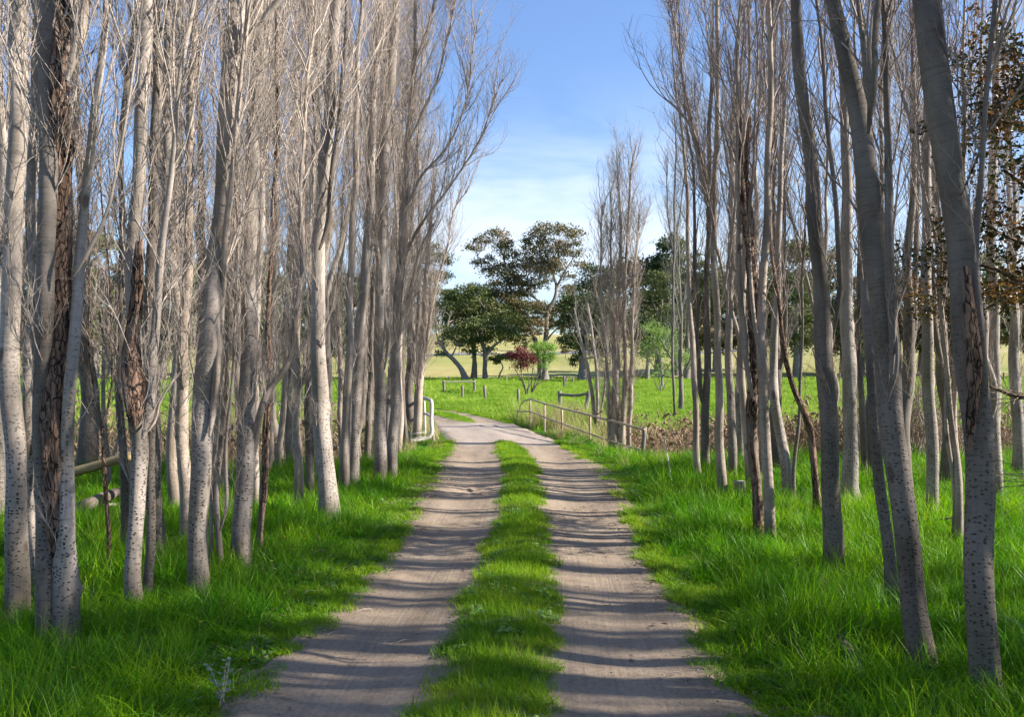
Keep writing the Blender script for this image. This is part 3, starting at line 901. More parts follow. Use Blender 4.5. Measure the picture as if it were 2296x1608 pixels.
# ------------------------------------------------------------------ trees
def trunk_mesh(name, C, rad, sides, seed, org, rough=0.05, knots=5, flare=0.35, h_base=0.0):
    """tapered trunk: C (N,3) centre line, rad (N,)"""
    r = np.random.default_rng(seed)
    N = len(C)
    T = norm(np.gradient(C, axis=0))
    U = norm(np.cross(T, np.array([0.25, 0.96, 0.05])))
    W = np.cross(U, T)
    a = np.linspace(0, 2 * np.pi, sides, endpoint=False)
    seg = np.concatenate([[0], np.cumsum(np.linalg.norm(np.diff(C, axis=0), axis=1))])
    A, Sg = np.meshgrid(a, seg)
    k = np.ones_like(A)
    for i in range(7):
        fa = r.integers(1, 4); fz = r.uniform(0.8, 7); p, q = r.uniform(0, 6.28, 2)
        k += rough * 0.5 * np.sin(fa * A + p + 1.3 * np.sin(fz * 0.4 * Sg)) * np.sin(fz * Sg + q)
    if rough > 0.12:
        for i in range(10):
            fa = r.integers(3, 9); fz = r.uniform(3, 20); p, q = r.uniform(0, 6.28, 2)
            k += rough * 0.35 * np.sin(fa * A + p + np.sin(fz * 0.3 * Sg)) * np.sin(fz * Sg + q)
    fl = 1.35 * flare * np.exp(-Sg / 0.2) * (0.75 + 0.5 * np.cos(3 * A + r.uniform(0, 6)) )
    k += fl
    L = seg[-1]
    for i in range(knots):
        a0, s0 = r.uniform(0, 6.28), r.uniform(0.2, min(L, 5.5))
        da = (A - a0 + np.pi) % (2 * np.pi) - np.pi
        k += r.uniform(0.12, 0.35) * np.exp(-(da / 0.45) ** 2 - ((Sg - s0) / 0.05) ** 2)
    RR = rad[:, None] * k
    V = C[:, None, :] + RR[..., None] * (U[:, None, :] * np.cos(A)[..., None] + W[:, None, :] * np.sin(A)[..., None])
    idx = np.arange(N * sides).reshape(N, sides)
    a0 = idx[:-1]; a1 = np.roll(a0, -1, 1); b0 = idx[1:]; b1 = np.roll(b0, -1, 1)
    Q = np.stack([a0, a1, b1, b0], -1).reshape(-1, 4)
    caps = idx[-1][None, :]
    bk = np.stack([np.cos(A) * RR, np.sin(A) * RR, Sg + h_base], -1) + np.array([seed * 1.37 % 50, seed * 2.11 % 50, 0])
    return make_mesh(name, V.reshape(-1, 3) - org, [Q, caps], attrs={'bark': bk.reshape(-1, 3), 'hgt': (Sg + h_base - 0.15).ravel()})

def grow(P0, D0, L, N, up, wig, r):
    B = len(P0)
    P = np.zeros((B, N + 1, 3)); P[:, 0] = P0
    D = norm(D0)
    for i in range(N):
        D = D + r.normal(0, wig, (B, 3))
        D[:, 2] += up
        D = norm(D)
        P[:, i + 1] = P[:, i] + D * (L / N)[:, None]
    return P

def sprout(P, Rr, nper, t0, t1, a0, a1, r, keep=None):
    """children along parents: start, direction, parent radius, parent length fraction"""
    B, N, _ = P.shape
    pi = np.repeat(np.arange(B), nper)
    t = r.uniform(t0, t1, len(pi))
    f = t * (N - 1); i = np.clip(f.astype(int), 0, N - 2); w = (f - i)[:, None]
    p0, p1 = P[pi, i], P[pi, i + 1]
    T = norm(p1 - p0)
    st = p0 * (1 - w) + p1 * w
    pr = Rr[pi, i] * (1 - w[:, 0]) + Rr[pi, i + 1] * w[:, 0]
    rv = r.normal(size=(len(pi), 3)); rv[:, 2] *= 0.4
    pe = norm(rv - (rv * T).sum(1, keepdims=True) * T)
    a = r.uniform(a0, a1, len(pi))[:, None]
    D = np.cos(a) * T + np.sin(a) * pe
    return st, D, pr, pi, t

def twig_mesh(name, stems, r, org, n1=9.0, h0=1.2, H=10.0, spread=1.0, n2=6, n3=3, epi=0.6, thick=1.0, lmax=2.6, seen=99.0):
    thick = thick * 0.92
    """bare crown: steep branches, shoots and twigs all over the stems (lists of (C, rad))"""
    parts = []
    P0s, D0s, Ls, prs = [], [], [], []
    for (C, rad, dens) in stems:
        seg = np.concatenate([[0], np.cumsum(np.linalg.norm(np.diff(C, axis=0), axis=1))])
        L = seg[-1]
        k = max(2, int(n1 * dens * L))
        s = r.uniform(0, 1, k) * L
        i = np.clip(np.searchsorted(seg, s) - 1, 0, len(C) - 2)
        w = ((s - seg[i]) / np.maximum(seg[i + 1] - seg[i], 1e-6))[:, None]
        st = C[i] * (1 - w) + C[i + 1] * w
        T = norm(C[i + 1] - C[i])
        pr = rad[i]
        h = st[:, 2]
        kp = (h > h0) | (r.uniform(0, 1, k) < epi * smooth(0.25 * h0, h0, h))
        kp &= h < H
        kp &= (h < seen) | (r.uniform(0, 1, k) < 0.45)
        st, T, pr, h = st[kp], T[kp], pr[kp], h[kp]
        k = len(st)
        rv = r.normal(size=(k, 3)); rv[:, 2] = 0
        pe = norm(rv - (rv * T).sum(1, keepdims=True) * T)
        a = r.uniform(0.20, 0.60, k)[:, None]
        D = np.cos(a) * T + np.sin(a) * pe
        ll = np.minimum(0.45 + 0.34 * np.maximum(h - h0 * 0.4, 0), lmax) * r.uniform(0.35, 1.15, k)
        ll = np.minimum(ll, 0.35 + 0.8 * (H + 0.8 - h)) * spread
        P0s.append(st + pe * pr[:, None] * 0.6); D0s.append(D); Ls.append(ll); prs.append(pr)
    P0, D0, L1, pr = map(np.concatenate, (P0s, D0s, Ls, prs))
    P1 = grow(P0, D0, L1, 8, 0.19, 0.13, r)
    r1 = np.minimum((0.0042 + 0.0046 * L1) * thick, pr * 0.6 + 0.002)
    R1 = r1[:, None] * np.linspace(1, 0.22, 9)[None, :] ** 0.9
    parts.append(tubes(P1, R1, 4))
    st, D, pr, pi, t = sprout(P1, R1, n2, 0.12, 0.97, 0.3, 0.75, r)
    L2 = L1[pi] * r.uniform(0.18, 0.5, len(pi)) * (1.15 - 0.6 * t) + 0.08
    P2 = grow(st, D, L2, 5, 0.17, 0.17, r)
    r2 = np.minimum((0.0026 + 0.0034 * L2) * thick, pr * 0.85)
    R2 = r2[:, None] * np.linspace(1, 0.3, 6)[None, :]
    parts.append(tubes(P2, R2, 3))
    if n3:
        st, D, pr, pi, t = sprout(P2, R2, n3, 0.15, 0.97, 0.35, 0.9, r)
        L3 = L2[pi] * r.uniform(0.2, 0.55, len(pi)) + 0.05
        P3 = grow(st, D, L3, 2, 0.14, 0.24, r)
        R3 = np.minimum(0.0021 * thick, pr * 0.9)[:, None] * np.linspace(1, 0.45, 3)[None, :]
        parts.append(tubes(P3, R3, 3))
    V, Fc, rad = merge(parts)
    return make_mesh(name, V - org, Fc, attrs={'rad': rad})

TRI = [0]
seedc = [100]
def poplar(label, stems, H=10.5, n1=9, dfac=None, h0=1.3, spread=1.0, n2=8, n3=3, epi=0.5, bark='bark', twig='twig', sides=16, group=None,
           top=True, dist=None, thick=1.0, lmax=2.6, name='poplar_tree', cat='tree', knots=6, crown=True, extra=None):
    """stems: list of dicts or lists of (px, py, width px); the first starts at the foot of the tree"""
    seedc[0] += 1
    sd = seedc[0]
    r = np.random.default_rng(sd)
    first = stems[0]
    f0 = first['p'] if isinstance(first, dict) else first
    Y = dist or ground_dist(f0[0][1])
    b0 = at(f0[0][0], f0[0][1], Y)
    gz = float(ground_z(np.array([b0[0]]), np.array([b0[1]]))[0])
    org = np.array([b0[0], b0[1], gz])
    root = thing(name, org, label, cat, group)
    right = f0[0][0] > 1450
    if dfac is None: dfac = 0.36 if right else 0.60
    if right: h0 = max(h0, 2.3); epi = min(epi, 0.3)
    elif h0 > 1.2: h0 *= 0.8; epi = min(0.8, epi + 0.2)
    thick = thick * 0.85
    if right: H = min(H, max(7.0, 2.9 + 0.46 * Y)) if H > 9.5 else H
    sets = []
    for si, s in enumerate(stems):
        d = s if isinstance(s, dict) else dict(p=s)
        p = d['p']
        foot = d.get('foot', si == 0)
        dy = d.get('dy', 0.0)
        pts = []
        for j, q in enumerate(p):
            c = at(q[0], q[1], Y + dy + (0 if j == 0 else r.normal(0, 0.04) + 0.02 * j))
            pts.append([*c, q[2] / 1800.0 * Y * 0.5])
        pts = np.array(pts)
        if foot:
            pts[0, 2] = gz - 0.12
        else:
            pts[0, 3] *= 0.3
        mesh_top = pts[-1, 2]
        if d.get('top', top) and mesh_top < H:
            dr = norm(pts[-1, :3] - pts[-2, :3]); c = pts[-1, :3].copy(); rr0 = pts[-1, 3]
            rest = H - mesh_top
            kk = max(2, int(rest / 0.9))
            for q in range(kk):
                dr = norm(dr * np.array([0.85, 0.85, 1]) + np.array([r.normal(0, .05), r.normal(0, .05), 0.12]))
                c = c + dr * rest / kk
                pts = np.vstack([pts, [*c, max(rr0 * (1 - (q + 1) / kk) ** 0.8, 0.006)]])
        Ltot = np.linalg.norm(np.diff(pts[:, :3], axis=0), axis=1).sum()
        step = 0.07 if Y < 8 else 0.11
        CR = spline(pts, max(8, int(Ltot / step)))
        C, rad = CR[:, :3], np.maximum(CR[:, 3], 0.004)
        # slight crookedness
        w = np.linspace(0, 1, len(C)) * Ltot
        wob = np.c_[np.sin(w * 2.1 + sd) + 0.5 * np.sin(w * 5.3 + sd * 2), np.sin(w * 1.7 + sd * 3) + 0.5 * np.sin(w * 4.7 + sd), 0 * w] * 0.014
        C = C + wob * np.minimum(1, w / 0.5)[:, None]
        bk = d.get('bark', bark)
        rg = 0.05 if bk != 'bark_dead' else 0.20
        sd_n = sides if rg < 0.1 else max(sides, 22)
        me = trunk_mesh('trunk' if foot else 'branch', C, rad, sd_n, sd * 5 + si, org, d.get('rough', rg), knots if foot else 2, 0.38 if foot else 0.05, 0.0 if foot else pts[0, 2])
        po = link('trunk' if foot else 'branch', me, M[bk], root)
        if d.get('lab'): po['label'] = d['lab']
        sets.append((C, rad, d.get('dens', 1.0)))
    if crown:
        me = twig_mesh('crown', sets, r, org, n1 * dfac, h0 + gz, H, spread, n2, n3, epi, thick, lmax, seen=2.6 + 0.46 * Y)
        cr = link('crown', me, M[twig], root)
        TRI[0] += len(me.polygons) * 2
    return root

LIST = []
def P(label, stems, **k): LIST.append((label, stems, k))

# ---- left row, near to far
P('pale straight poplar trunk at the far left edge of the photo',
  [[(30, 1385, 50), (33, 1300, 48), (36, 1100, 42), (31, 900, 42), (28, 700, 40), (27, 500, 38), (36, 250, 38), (44, 0, 36)]], n1=8, h0=2.6, epi=0.15, lmax=1.6)
P('thick poplar of three grown-together stems, the middle one torn brown',
  [dict(p=[(104, 1450, 44), (102, 1300, 40), (100, 1100, 38), (97, 900, 38), (98, 650, 38), (106, 350, 38), (116, 0, 36)], lab='grey smooth left stem'),
   dict(p=[(145, 1490, 60), (146, 1400, 55), (148, 1290, 56), (150, 1200, 34), (153, 1050, 30), (160, 850, 26), (172, 640, 24), (186, 450, 20), (215, 250, 18), (240, 60, 14)], foot=True, bark='bark', lab='pale right stem that narrows above a swollen knob'),
   dict(p=[(124, 1440, 36), (126, 1250, 38), (124, 1000, 44), (126, 700, 46), (130, 450, 44), (140, 200, 40), (148, 0, 36)], dy=0.06, foot=True, bark='bark_dead', lab='dark stem with torn reddish brown bark'),
   dict(p=[(150, 180, 26), (175, 90, 26), (196, 0, 22)], bark='bark_warm', dens=1.0),
   dict(p=[(165, 620, 10), (200, 560, 10), (240, 480, 8), (262, 380, 6)], bark='bark_warm')],
  n1=6.5, h0=1.9, epi=0.35, bark='bark_grey', lmax=1.7, sides=22)
P('bluish slim poplar trunk just right of the far left trunk',
  [[(68, 1340, 20), (70, 1150, 20), (64, 900, 21), (68, 650, 20), (74, 300, 18), (84, 0, 15)]], n1=8, h0=1.6, bark='bark')
P('thin crooked poplar sapling between the two leftmost thick trunks',
  [[(50, 1335, 9), (58, 1180, 8), (78, 1000, 7), (72, 850, 6)]], n1=8, h0=1.0, H=4.0, bark='bark_warm', n2=4, lmax=1.0)
P('poplar forked at chest height, its left fork dead and black',
  [dict(p=[(303, 1372, 34), (301, 1250, 33), (305, 1100, 34), (311, 1000, 38), (303, 920, 36), (299, 780, 30), (305, 550, 28), (318, 250, 30), (322, 0, 30)]),
   dict(p=[(303, 965, 10), (302, 925, 28), (300, 850, 36), (297, 760, 30), (303, 640, 26), (312, 540, 14)], dy=-0.05, bark='bark_dead', top=False, lab='black dead fork'),
   dict(p=[(320, 985, 22), (335, 930, 22), (341, 880, 20), (344, 760, 20), (352, 640, 18), (372, 470, 14), (392, 300, 11)], dy=-0.04),
   dict(p=[(322, 978, 6), (338, 960, 6), (352, 940, 5), (362, 900, 5), (392, 850, 4)], bark='bark_warm', top=False)],
  n1=7.5, h0=2.0, epi=0.45, bark='bark')
P('dark slim poplar close behind the forked one',
  [[(333, 1352, 18), (336, 1150, 20), (336, 900, 20), (340, 600, 22), (348, 300, 22), (352, 0, 20)]], n1=9, h0=1.6, bark='bark_grey')
P('poplar with a wide sunlit foot behind the black forked tree',
  [[(353, 1275, 36), (347, 1180, 32), (344, 1050, 28), (348, 850, 24), (360, 600, 22), (372, 300, 20), (380, 0, 16)]], n1=10, h0=1.5)
P('big smooth poplar leaning right above a curved foot',
  [dict(p=[(446, 1340, 46), (444, 1200, 42), (452, 1050, 44), (460, 900, 46), (466, 780, 44), (478, 620, 42), (496, 450, 40), (515, 260, 44), (530, 100, 48), (540, 0, 44)]),
   dict(p=[(470, 980, 16), (480, 900, 18), (488, 820, 16), (497, 700, 14), (508, 560, 13)], bark='bark_warm'),
   dict(p=[(532, 120, 18), (560, 80, 18), (600, 30, 16), (650, -40, 14)])],
  n1=8.5, h0=2.1, epi=0.35)
P('bushy dark poplar with shoots from its foot, left of the leaning tree',
  [[(415, 1222, 20), (415, 1100, 26), (410, 950, 28), (412, 750, 24), (425, 450, 20), (430, 100, 16)]], n1=20, h0=0.7, bark='bark_warm', epi=0.9, lmax=1.3, n2=5)
P('slender reddish poplar sapling with three thin stems',
  [dict(p=[(496, 1288, 13), (494, 1200, 12), (492, 1100, 11), (500, 980, 10), (510, 800, 9)]),
   dict(p=[(494, 1190, 8), (508, 1130, 8), (512, 1000, 8), (522, 850, 7)]),
   dict(p=[(468, 1265, 10), (480, 1150, 10), (487, 1020, 10), (494, 900, 8)], foot=True)],
  n1=11, h0=0.9, H=5.5, bark='bark_warm', lmax=1.0)
P('white-footed poplar with a long limb bending out to the right',
  [dict(p=[(541, 1275, 44), (545, 1180, 40), (547, 1050, 40), (551, 900, 38), (558, 700, 36), (566, 450, 34), (572, 200, 32), (580, 0, 28)]),
   dict(p=[(556, 1070, 16), (576, 990, 15), (590, 910, 15), (606, 870, 14), (632, 832, 13), (650, 790, 12), (662, 700, 11), (672, 600, 9)], bark='bark_warm')],
  n1=14, h0=1.1, epi=0.8, lmax=2.0, bark='bark')
P('thin dark poplar pole standing right of the white-footed poplar',
  [[(583, 1242, 14), (586, 1150, 13), (592, 1050, 14), (598, 930, 13), (602, 800, 12), (608, 600, 10), (618, 350, 9), (622, 100, 8)]], n1=9, h0=2.0, bark='bark_dead', H=8.5)
P('slim sunlit poplar behind the dark pole, foot in the grass',
  [[(571, 1128, 16), (570, 1000, 16), (574, 800, 15), (584, 500, 14), (590, 200, 12)]], n1=12, h0=1.2)
P('crooked slim poplar halfway between the dark pole and the swollen trunk',
  [dict(p=[(668, 1145, 20), (669, 1050, 19), (664, 960, 18), (670, 860, 20), (664, 780, 17), (668, 650, 15), (680, 400, 13), (690, 150, 10)]),
   dict(p=[(670, 880, 9), (686, 830, 9), (694, 760, 8), (700, 650, 7)], bark='bark_warm')],
  n1=14, h0=1.3, bark='bark_warm', lmax=1.8)
P('grey straight poplar close left of the swollen trunk',
  [[(694, 1112, 20), (694, 1000, 19), (693, 850, 17), (698, 600, 16), (706, 300, 14), (712, 0, 11)]], n1=12, h0=1.5, bark='bark_grey')
P('leaning poplar with knobbly swellings low on its right side',
  [dict(p=[(742, 1170, 46), (736, 1110, 42), (728, 1000, 40), (718, 880, 36), (712, 760, 33), (712, 620, 30), (722, 450, 28), (738, 250, 28), (752, 0, 26)], rough=0.09),
   dict(p=[(716, 560, 16), (736, 500, 14), (748, 400, 13), (765, 200, 11)], bark='bark_grey')],
  n1=11, h0=1.9, epi=0.5, bark='bark', knots=14)
P('warm brown poplar in the pair right of the swollen trunk, left one',
  [[(774, 1102, 24), (776, 1020, 23), (776, 930, 21), (781, 800, 18), (789, 600, 16), (796, 350, 14), (806, 100, 10)]], n1=13, h0=1.6, bark='bark_warm')
P('creamy poplar in the pair right of the swollen trunk, right one, curving right',
  [[(796, 1092, 28), (793, 1000, 27), (798, 900, 26), (806, 780, 25), (817, 640, 22), (828, 480, 20), (836, 300, 17), (848, 80, 13)]], n1=12, h0=1.9, bark='bark')
P('left poplar of the last thick pair before the bridge, left verge',
  [dict(p=[(854, 1088, 30), (851, 1000, 27), (851, 860, 25), (853, 700, 23), (857, 500, 24), (866, 300, 24), (880, 100, 22), (892, -60, 18)]),
   dict(p=[(862, 830, 9), (870, 770, 10), (862, 700, 8)], bark='bark_warm')],
  n1=12, h0=2.2, lmax=1.8, bark='bark')
P('poplar with long bare limbs reaching right towards the sky gap, by the bridge',
  [dict(p=[(876, 1082, 26), (879, 1000, 24), (890, 880, 22), (889, 760, 20), (893, 640, 20), (904, 500, 18), (912, 380, 15), (922, 220, 12), (932, 60, 9)]),
   dict(p=[(893, 620, 8), (922, 540, 7), (960, 480, 6), (1010, 420, 5), (1050, 360, 4), (1085, 290, 3.5), (1108, 215, 3), (1125, 175, 2)], top=False, dens=1.6),
   dict(p=[(904, 480, 7), (940, 400, 6), (985, 350, 5), (1020, 300, 4), (1046, 230, 3.5), (1062, 90, 3), (1076, 20, 2)], top=False, dens=1.6),
   dict(p=[(912, 330, 7), (942, 260, 6), (975, 190, 5), (1000, 110, 4), (1018, 20, 3.5)], dens=1.8),
   dict(p=[(898, 400, 8), (915, 280, 8), (930, 160, 7), (960, 60, 6)], dens=1.6),
   dict(p=[(888, 800, 8), (900, 720, 9), (922, 640, 8), (945, 560, 6), (975, 500, 4)], dens=1.8, top=False)],
  n1=12, h0=2.0, lmax=1.3, H=9.5, bark='bark')
P('shaggy poplar covered in shoots beside the bent white bridge pipe',
  [dict(p=[(934, 992, 20), (937, 920, 19), (943, 850, 17), (950, 750, 15), (955, 640, 12), (962, 540, 9), (968, 440, 5)]),
   dict(p=[(936, 900, 8), (926, 800, 8), (920, 700, 7), (918, 600, 6)]),
   dict(p=[(946, 850, 7), (962, 740, 7), (978, 640, 6), (1000, 560, 4), (1020, 470, 3), (1048, 428, 2)], top=False, dens=1.4)],
  n1=26, h0=0.9, H=6.6, bark='bark_warm', lmax=1.4, n2=6)
P('slim leaning poplar between the last thick pair and the bridge pipe',
  [[(912, 1000, 13), (905, 920, 13), (900, 820, 12), (902, 700, 11), (915, 560, 9), (930, 420, 7)]], n1=16, h0=1.2, H=7.5, bark='bark_grey', lmax=1.6)
P('slim poplar behind the left side of the creek, beside the last thick pair',
  [[(828, 1022, 16), (826, 940, 15), (832, 820, 14), (840, 600, 12), (850, 350, 9)]], n1=16, h0=1.0, bark='bark_grey', H=9)
P('shaggy double poplar on the creek bank left of the crooked slim poplar',
  [dict(p=[(622, 1062, 15), (628, 980, 14), (636, 900, 13), (642, 750, 12), (652, 500, 10)]),
   dict(p=[(632, 930, 8), (648, 870, 8), (656, 760, 7)])], n1=20, h0=0.9, bark='bark_warm', lmax=1.4, H=9)
P('shaggy brown poplar on the creek bank right of the dark pole',
  [[(600, 1070, 14), (606, 980, 14), (604, 880, 13), (612, 700, 12), (620, 450, 10)]], n1=22, h0=0.8, bark='bark_warm', lmax=1.4, H=9)
P('thin dark sapling pole in the grassy gap before the banded log rail',
  [dict(p=[(240, 1288, 9), (239, 1180, 8), (232, 1060, 8), (228, 960, 7), (216, 860, 6), (205, 760, 4)]),
   dict(p=[(229, 970, 4), (240, 900, 4), (248, 800, 3)])], n1=12, h0=1.2, H=3.6, bark='bark_dead', twig='twig_dark', lmax=0.9)
P('blue-grey slim poplar immediately left of the black forked poplar',
  [dict(p=[(283, 1250, 16), (280, 1100, 17), (274, 950, 17), (268, 820, 15), (270, 600, 14), (276, 300, 12)]),
   dict(p=[(272, 900, 8), (252, 830, 8), (238, 780, 6), (222, 700, 5)], bark='bark_grey', top=False)], n1=13, h0=1.4, bark='bark_grey', lmax=1.5)
P('bare poplar with ghostly white stems in the paddock gap behind the log rail',
  [dict(p=[(246, 1105, 11), (240, 1020, 11), (236, 950, 10), (232, 840, 8)]),
   dict(p=[(247, 1050, 6), (262, 990, 6), (272, 950, 5)], top=False)], n1=9, h0=1.0, H=5.0, bark='bark', lmax=1.3)

# ---- right row
P('speckled thick poplar at the right edge, nearest the camera',
  [dict(p=[(2206, 1592, 64), (2204, 1500, 60), (2202, 1300, 58), (2198, 1120, 60), (2190, 980, 64), (2176, 820, 66), (2160, 640, 60), (2142, 470, 58), (2118, 260, 60), (2092, 110, 60), (2078, 0, 58)]),
   dict(p=[(2196, 1010, 18), (2204, 880, 17), (2200, 700, 17), (2190, 540, 15), (2196, 380, 12)], dy=-0.03, bark='bark_grey'),
   dict(p=[(2174, 1010, 6), (2177, 950, 18), (2180, 830, 28), (2178, 700, 22), (2170, 600, 12)], dy=-0.09, bark='bark_dead', top=False, lab='strip of dark torn bark'),
   dict(p=[(2150, 450, 6), (2200, 330, 6), (2240, 250, 5)], bark='bark_dead', top=False)],
  n1=9, h0=2.3, epi=0.3, bark='bark_grey', twig='twig_dark', lmax=1.5, sides=24)
P('thick speckled poplar leaning steeply left, second from the right edge',
  [dict(p=[(2080, 1525, 62), (2068, 1440, 54), (2050, 1300, 52), (2030, 1180, 52), (2008, 1050, 52), (1994, 940, 54), (1986, 820, 58), (1976, 700, 56), (1962, 520, 54), (1946, 380, 48), (1925, 240, 42), (1898, 120, 36), (1866, 0, 32)]),
   dict(p=[(2000, 840, 24), (2008, 700, 22), (2000, 560, 20), (1990, 420, 18), (1985, 250, 14), (1978, 60, 12)], dy=-0.04),
   dict(p=[(1946, 300, 20), (1962, 180, 22), (1968, 60, 20), (1975, -60, 18)], dy=0.03),
   dict(p=[(1990, 900, 8), (2010, 840, 8), (2018, 780, 7), (2014, 720, 6)], dy=-0.08, top=False)],
  n1=9, h0=2.1, epi=0.35, bark='bark_grey', twig='twig_dark', lmax=1.6, sides=24, knots=9)
P('dark lower poplar stem close behind the leaning speckled poplar',
  [[(2008, 1390, 30), (1990, 1250, 26), (1968, 1100, 24), (1958, 950, 24), (1950, 750, 22), (1944, 500, 20), (1935, 200, 16)]], n1=9, h0=1.8, bark='bark_grey', twig='twig_dark')
P('shaded poplar trunk right of the snag, its dark foot deep in tall grass',
  [dict(p=[(1872, 1300, 46), (1867, 1220, 42), (1862, 1100, 40), (1858, 950, 40), (1853, 820, 40), (1843, 680, 36), (1828, 520, 32), (1815, 380, 30), (1800, 200, 28), (1786, 0, 24)]),
   dict(p=[(1868, 760, 12), (1880, 660, 12), (1878, 540, 11), (1866, 380, 10)])],
  n1=10, h0=1.9, epi=0.35, bark='bark_grey', twig='twig_dark', lmax=2.0)
P('slim brown poplar of a close pair near the right verge, right one',
  [dict(p=[(1729, 1222, 24), (1722, 1120, 23), (1716, 1000, 22), (1716, 880, 20), (1706, 760, 20), (1712, 600, 18), (1722, 380, 15), (1730, 120, 12)]),
   dict(p=[(1710, 830, 10), (1692, 740, 9), (1680, 600, 8)])],
  n1=11, h0=1.9, bark='bark_warm', twig='twig_dark')
P('poplar with two dead black snags broken off against the sky',
  [dict(p=[(1703, 1218, 22), (1698, 1100, 21), (1692, 1000, 22), (1690, 920, 24), (1692, 850, 22), (1686, 720, 20), (1676, 560, 17), (1682, 480, 15), (1676, 400, 13), (1678, 330, 12), (1684, 262, 10)], top=False),
   dict(p=[(1684, 600, 12), (1668, 500, 12), (1665, 400, 11), (1664, 300, 9), (1662, 258, 8)], top=False, bark='bark_dead'),
   dict(p=[(1690, 900, 16), (1672, 800, 14), (1664, 650, 12), (1655, 450, 10), (1650, 200, 8)], top=True, bark='bark_warm')],
  n1=9, h0=1.9, bark='bark_dead', twig='twig_dark', lmax=1.6)
P('poplar reaching a long low limb left over the track, right row',
  [dict(p=[(1621, 1126, 22), (1617, 1020, 20), (1612, 900, 18), (1608, 780, 16), (1604, 620, 15), (1602, 420, 13), (1608, 200, 11), (1612, 0, 9)], ),
   dict(p=[(1606, 560, 8), (1590, 430, 8), (1565, 330, 7), (1545, 280, 6), (1520, 245, 5), (1492, 222, 4)], top=False, dens=1.6),
   dict(p=[(1604, 520, 7), (1575, 380, 6), (1545, 250, 5), (1520, 120, 4), (1505, 0, 3)], dens=1.5),
   dict(p=[(1612, 700, 7), (1640, 560, 7), (1650, 400, 6), (1660, 250, 5)])],
  n1=13, h0=1.7, bark='bark_warm', twig='twig_dark', lmax=1.1)
P('slim straight poplar with a sunlit rim left of the forked poplar',
  [[(1567, 1082, 16), (1562, 980, 14), (1557, 880, 13), (1552, 790, 12), (1546, 640, 10), (1540, 450, 8), (1530, 300, 6)]], n1=12, h0=2.0, H=8.0, bark='bark_warm', twig='twig_dark', lmax=1.0)
P('smooth Y-forked poplar at the reed edge',
  [dict(p=[(1587, 1066, 20), (1580, 990, 18), (1578, 930, 18), (1584, 850, 16), (1588, 750, 15), (1586, 600, 13), (1590, 380, 10), (1596, 150, 8)]),
   dict(p=[(1580, 925, 11), (1570, 870, 11), (1562, 780, 9), (1560, 620, 8), (1556, 420, 6)])],
  n1=11, h0=2.1, bark='bark_grey', twig='twig_dark', lmax=1.2)
P('pale poplar behind the reed-edge trees, between the fork and the twin brown stems',
  [[(1643, 1078, 20), (1640, 980, 19), (1637, 880, 18), (1636, 720, 16), (1640, 500, 13), (1645, 250, 10)]], n1=12, h0=1.6, bark='bark', twig='twig_dark')
P('slim poplar directly behind the sawn stump',
  [[(1683, 1110, 18), (1676, 1020, 17), (1668, 900, 16), (1664, 760, 14), (1668, 520, 12), (1672, 260, 9)]], n1=12, h0=1.6, bark='bark_warm', twig='twig_dark')
P('curved white-sided poplar leaning left in the middle of the right row',
  [dict(p=[(1768, 1120, 24), (1761, 1050, 23), (1750, 960, 22), (1740, 890, 20), (1734, 820, 18), (1738, 700, 15), (1748, 500, 13), (1756, 250, 10)])],
  n1=13, h0=1.6, bark='bark', twig='twig_dark')
P('thin stem arching up and left from behind the shaded trunk',
  [dict(p=[(1832, 1165, 16), (1828, 1060, 15), (1820, 970, 15), (1800, 920, 14), (1776, 870, 12), (1758, 790, 10), (1744, 680, 8), (1730, 500, 7)])],
  n1=14, h0=1.5, bark='bark_dead', twig='twig_dark', lmax=1.5, H=7)
P('slim dark sapling poplar left of the thin arching stem',
  [[(1778, 1140, 9), (1784, 1040, 9), (1790, 950, 8), (1794, 850, 7), (1800, 650, 6)]], n1=14, h0=1.3, bark='bark_grey', twig='twig_dark', H=5.5, lmax=1.2)
P('stout poplar with a bright white right side standing in sunlit grass',
  [[(1911, 1138, 40), (1907, 1060, 35), (1904, 950, 33), (1902, 820, 31), (1900, 640, 28), (1896, 400, 22), (1890, 150, 16)]], n1=11, h0=2.1, bark='bark', twig='twig_dark')
P('slim white-edged poplar right beside the stout sunlit poplar',
  [[(1938, 1092, 14), (1934, 980, 14), (1930, 860, 13), (1926, 640, 11), (1924, 380, 9)]], n1=12, h0=1.6, bark='bark_grey', twig='twig_dark', H=9)
P('straight clean poplar between the leaning tree and the right edge tree',
  [[(2092, 1176, 26), (2089, 1050, 25), (2084, 900, 25), (2080, 750, 24), (2076, 560, 22), (2080, 320, 21), (2084, 100, 19), (2084, 0, 17)]], n1=7, h0=2.9, epi=0.2, bark='bark', twig='twig_dark')
P('shaggy poplar with three slim stems left of the nearest right trunk',
  [dict(p=[(2150, 1220, 18), (2147, 1100, 16), (2143, 980, 15), (2146, 820, 14), (2150, 600, 12)]),
   dict(p=[(2136, 1215, 10), (2138, 1120, 9), (2128, 980, 9), (2124, 820, 8)], foot=True),
   dict(p=[(2144, 1000, 9), (2128, 900, 8), (2118, 760, 7), (2112, 560, 6)])],
  n1=15, h0=1.3, bark='bark_warm', twig='twig_dark', lmax=1.5)
P('slim poplar showing a bright rim just behind the right edge trunk',
  [[(2236, 1132, 26), (2234, 1000, 25), (2228, 850, 24), (2226, 650, 22), (2228, 350, 18), (2232, 100, 15)]], n1=10, h0=1.8, bark='bark', twig='twig_dark')
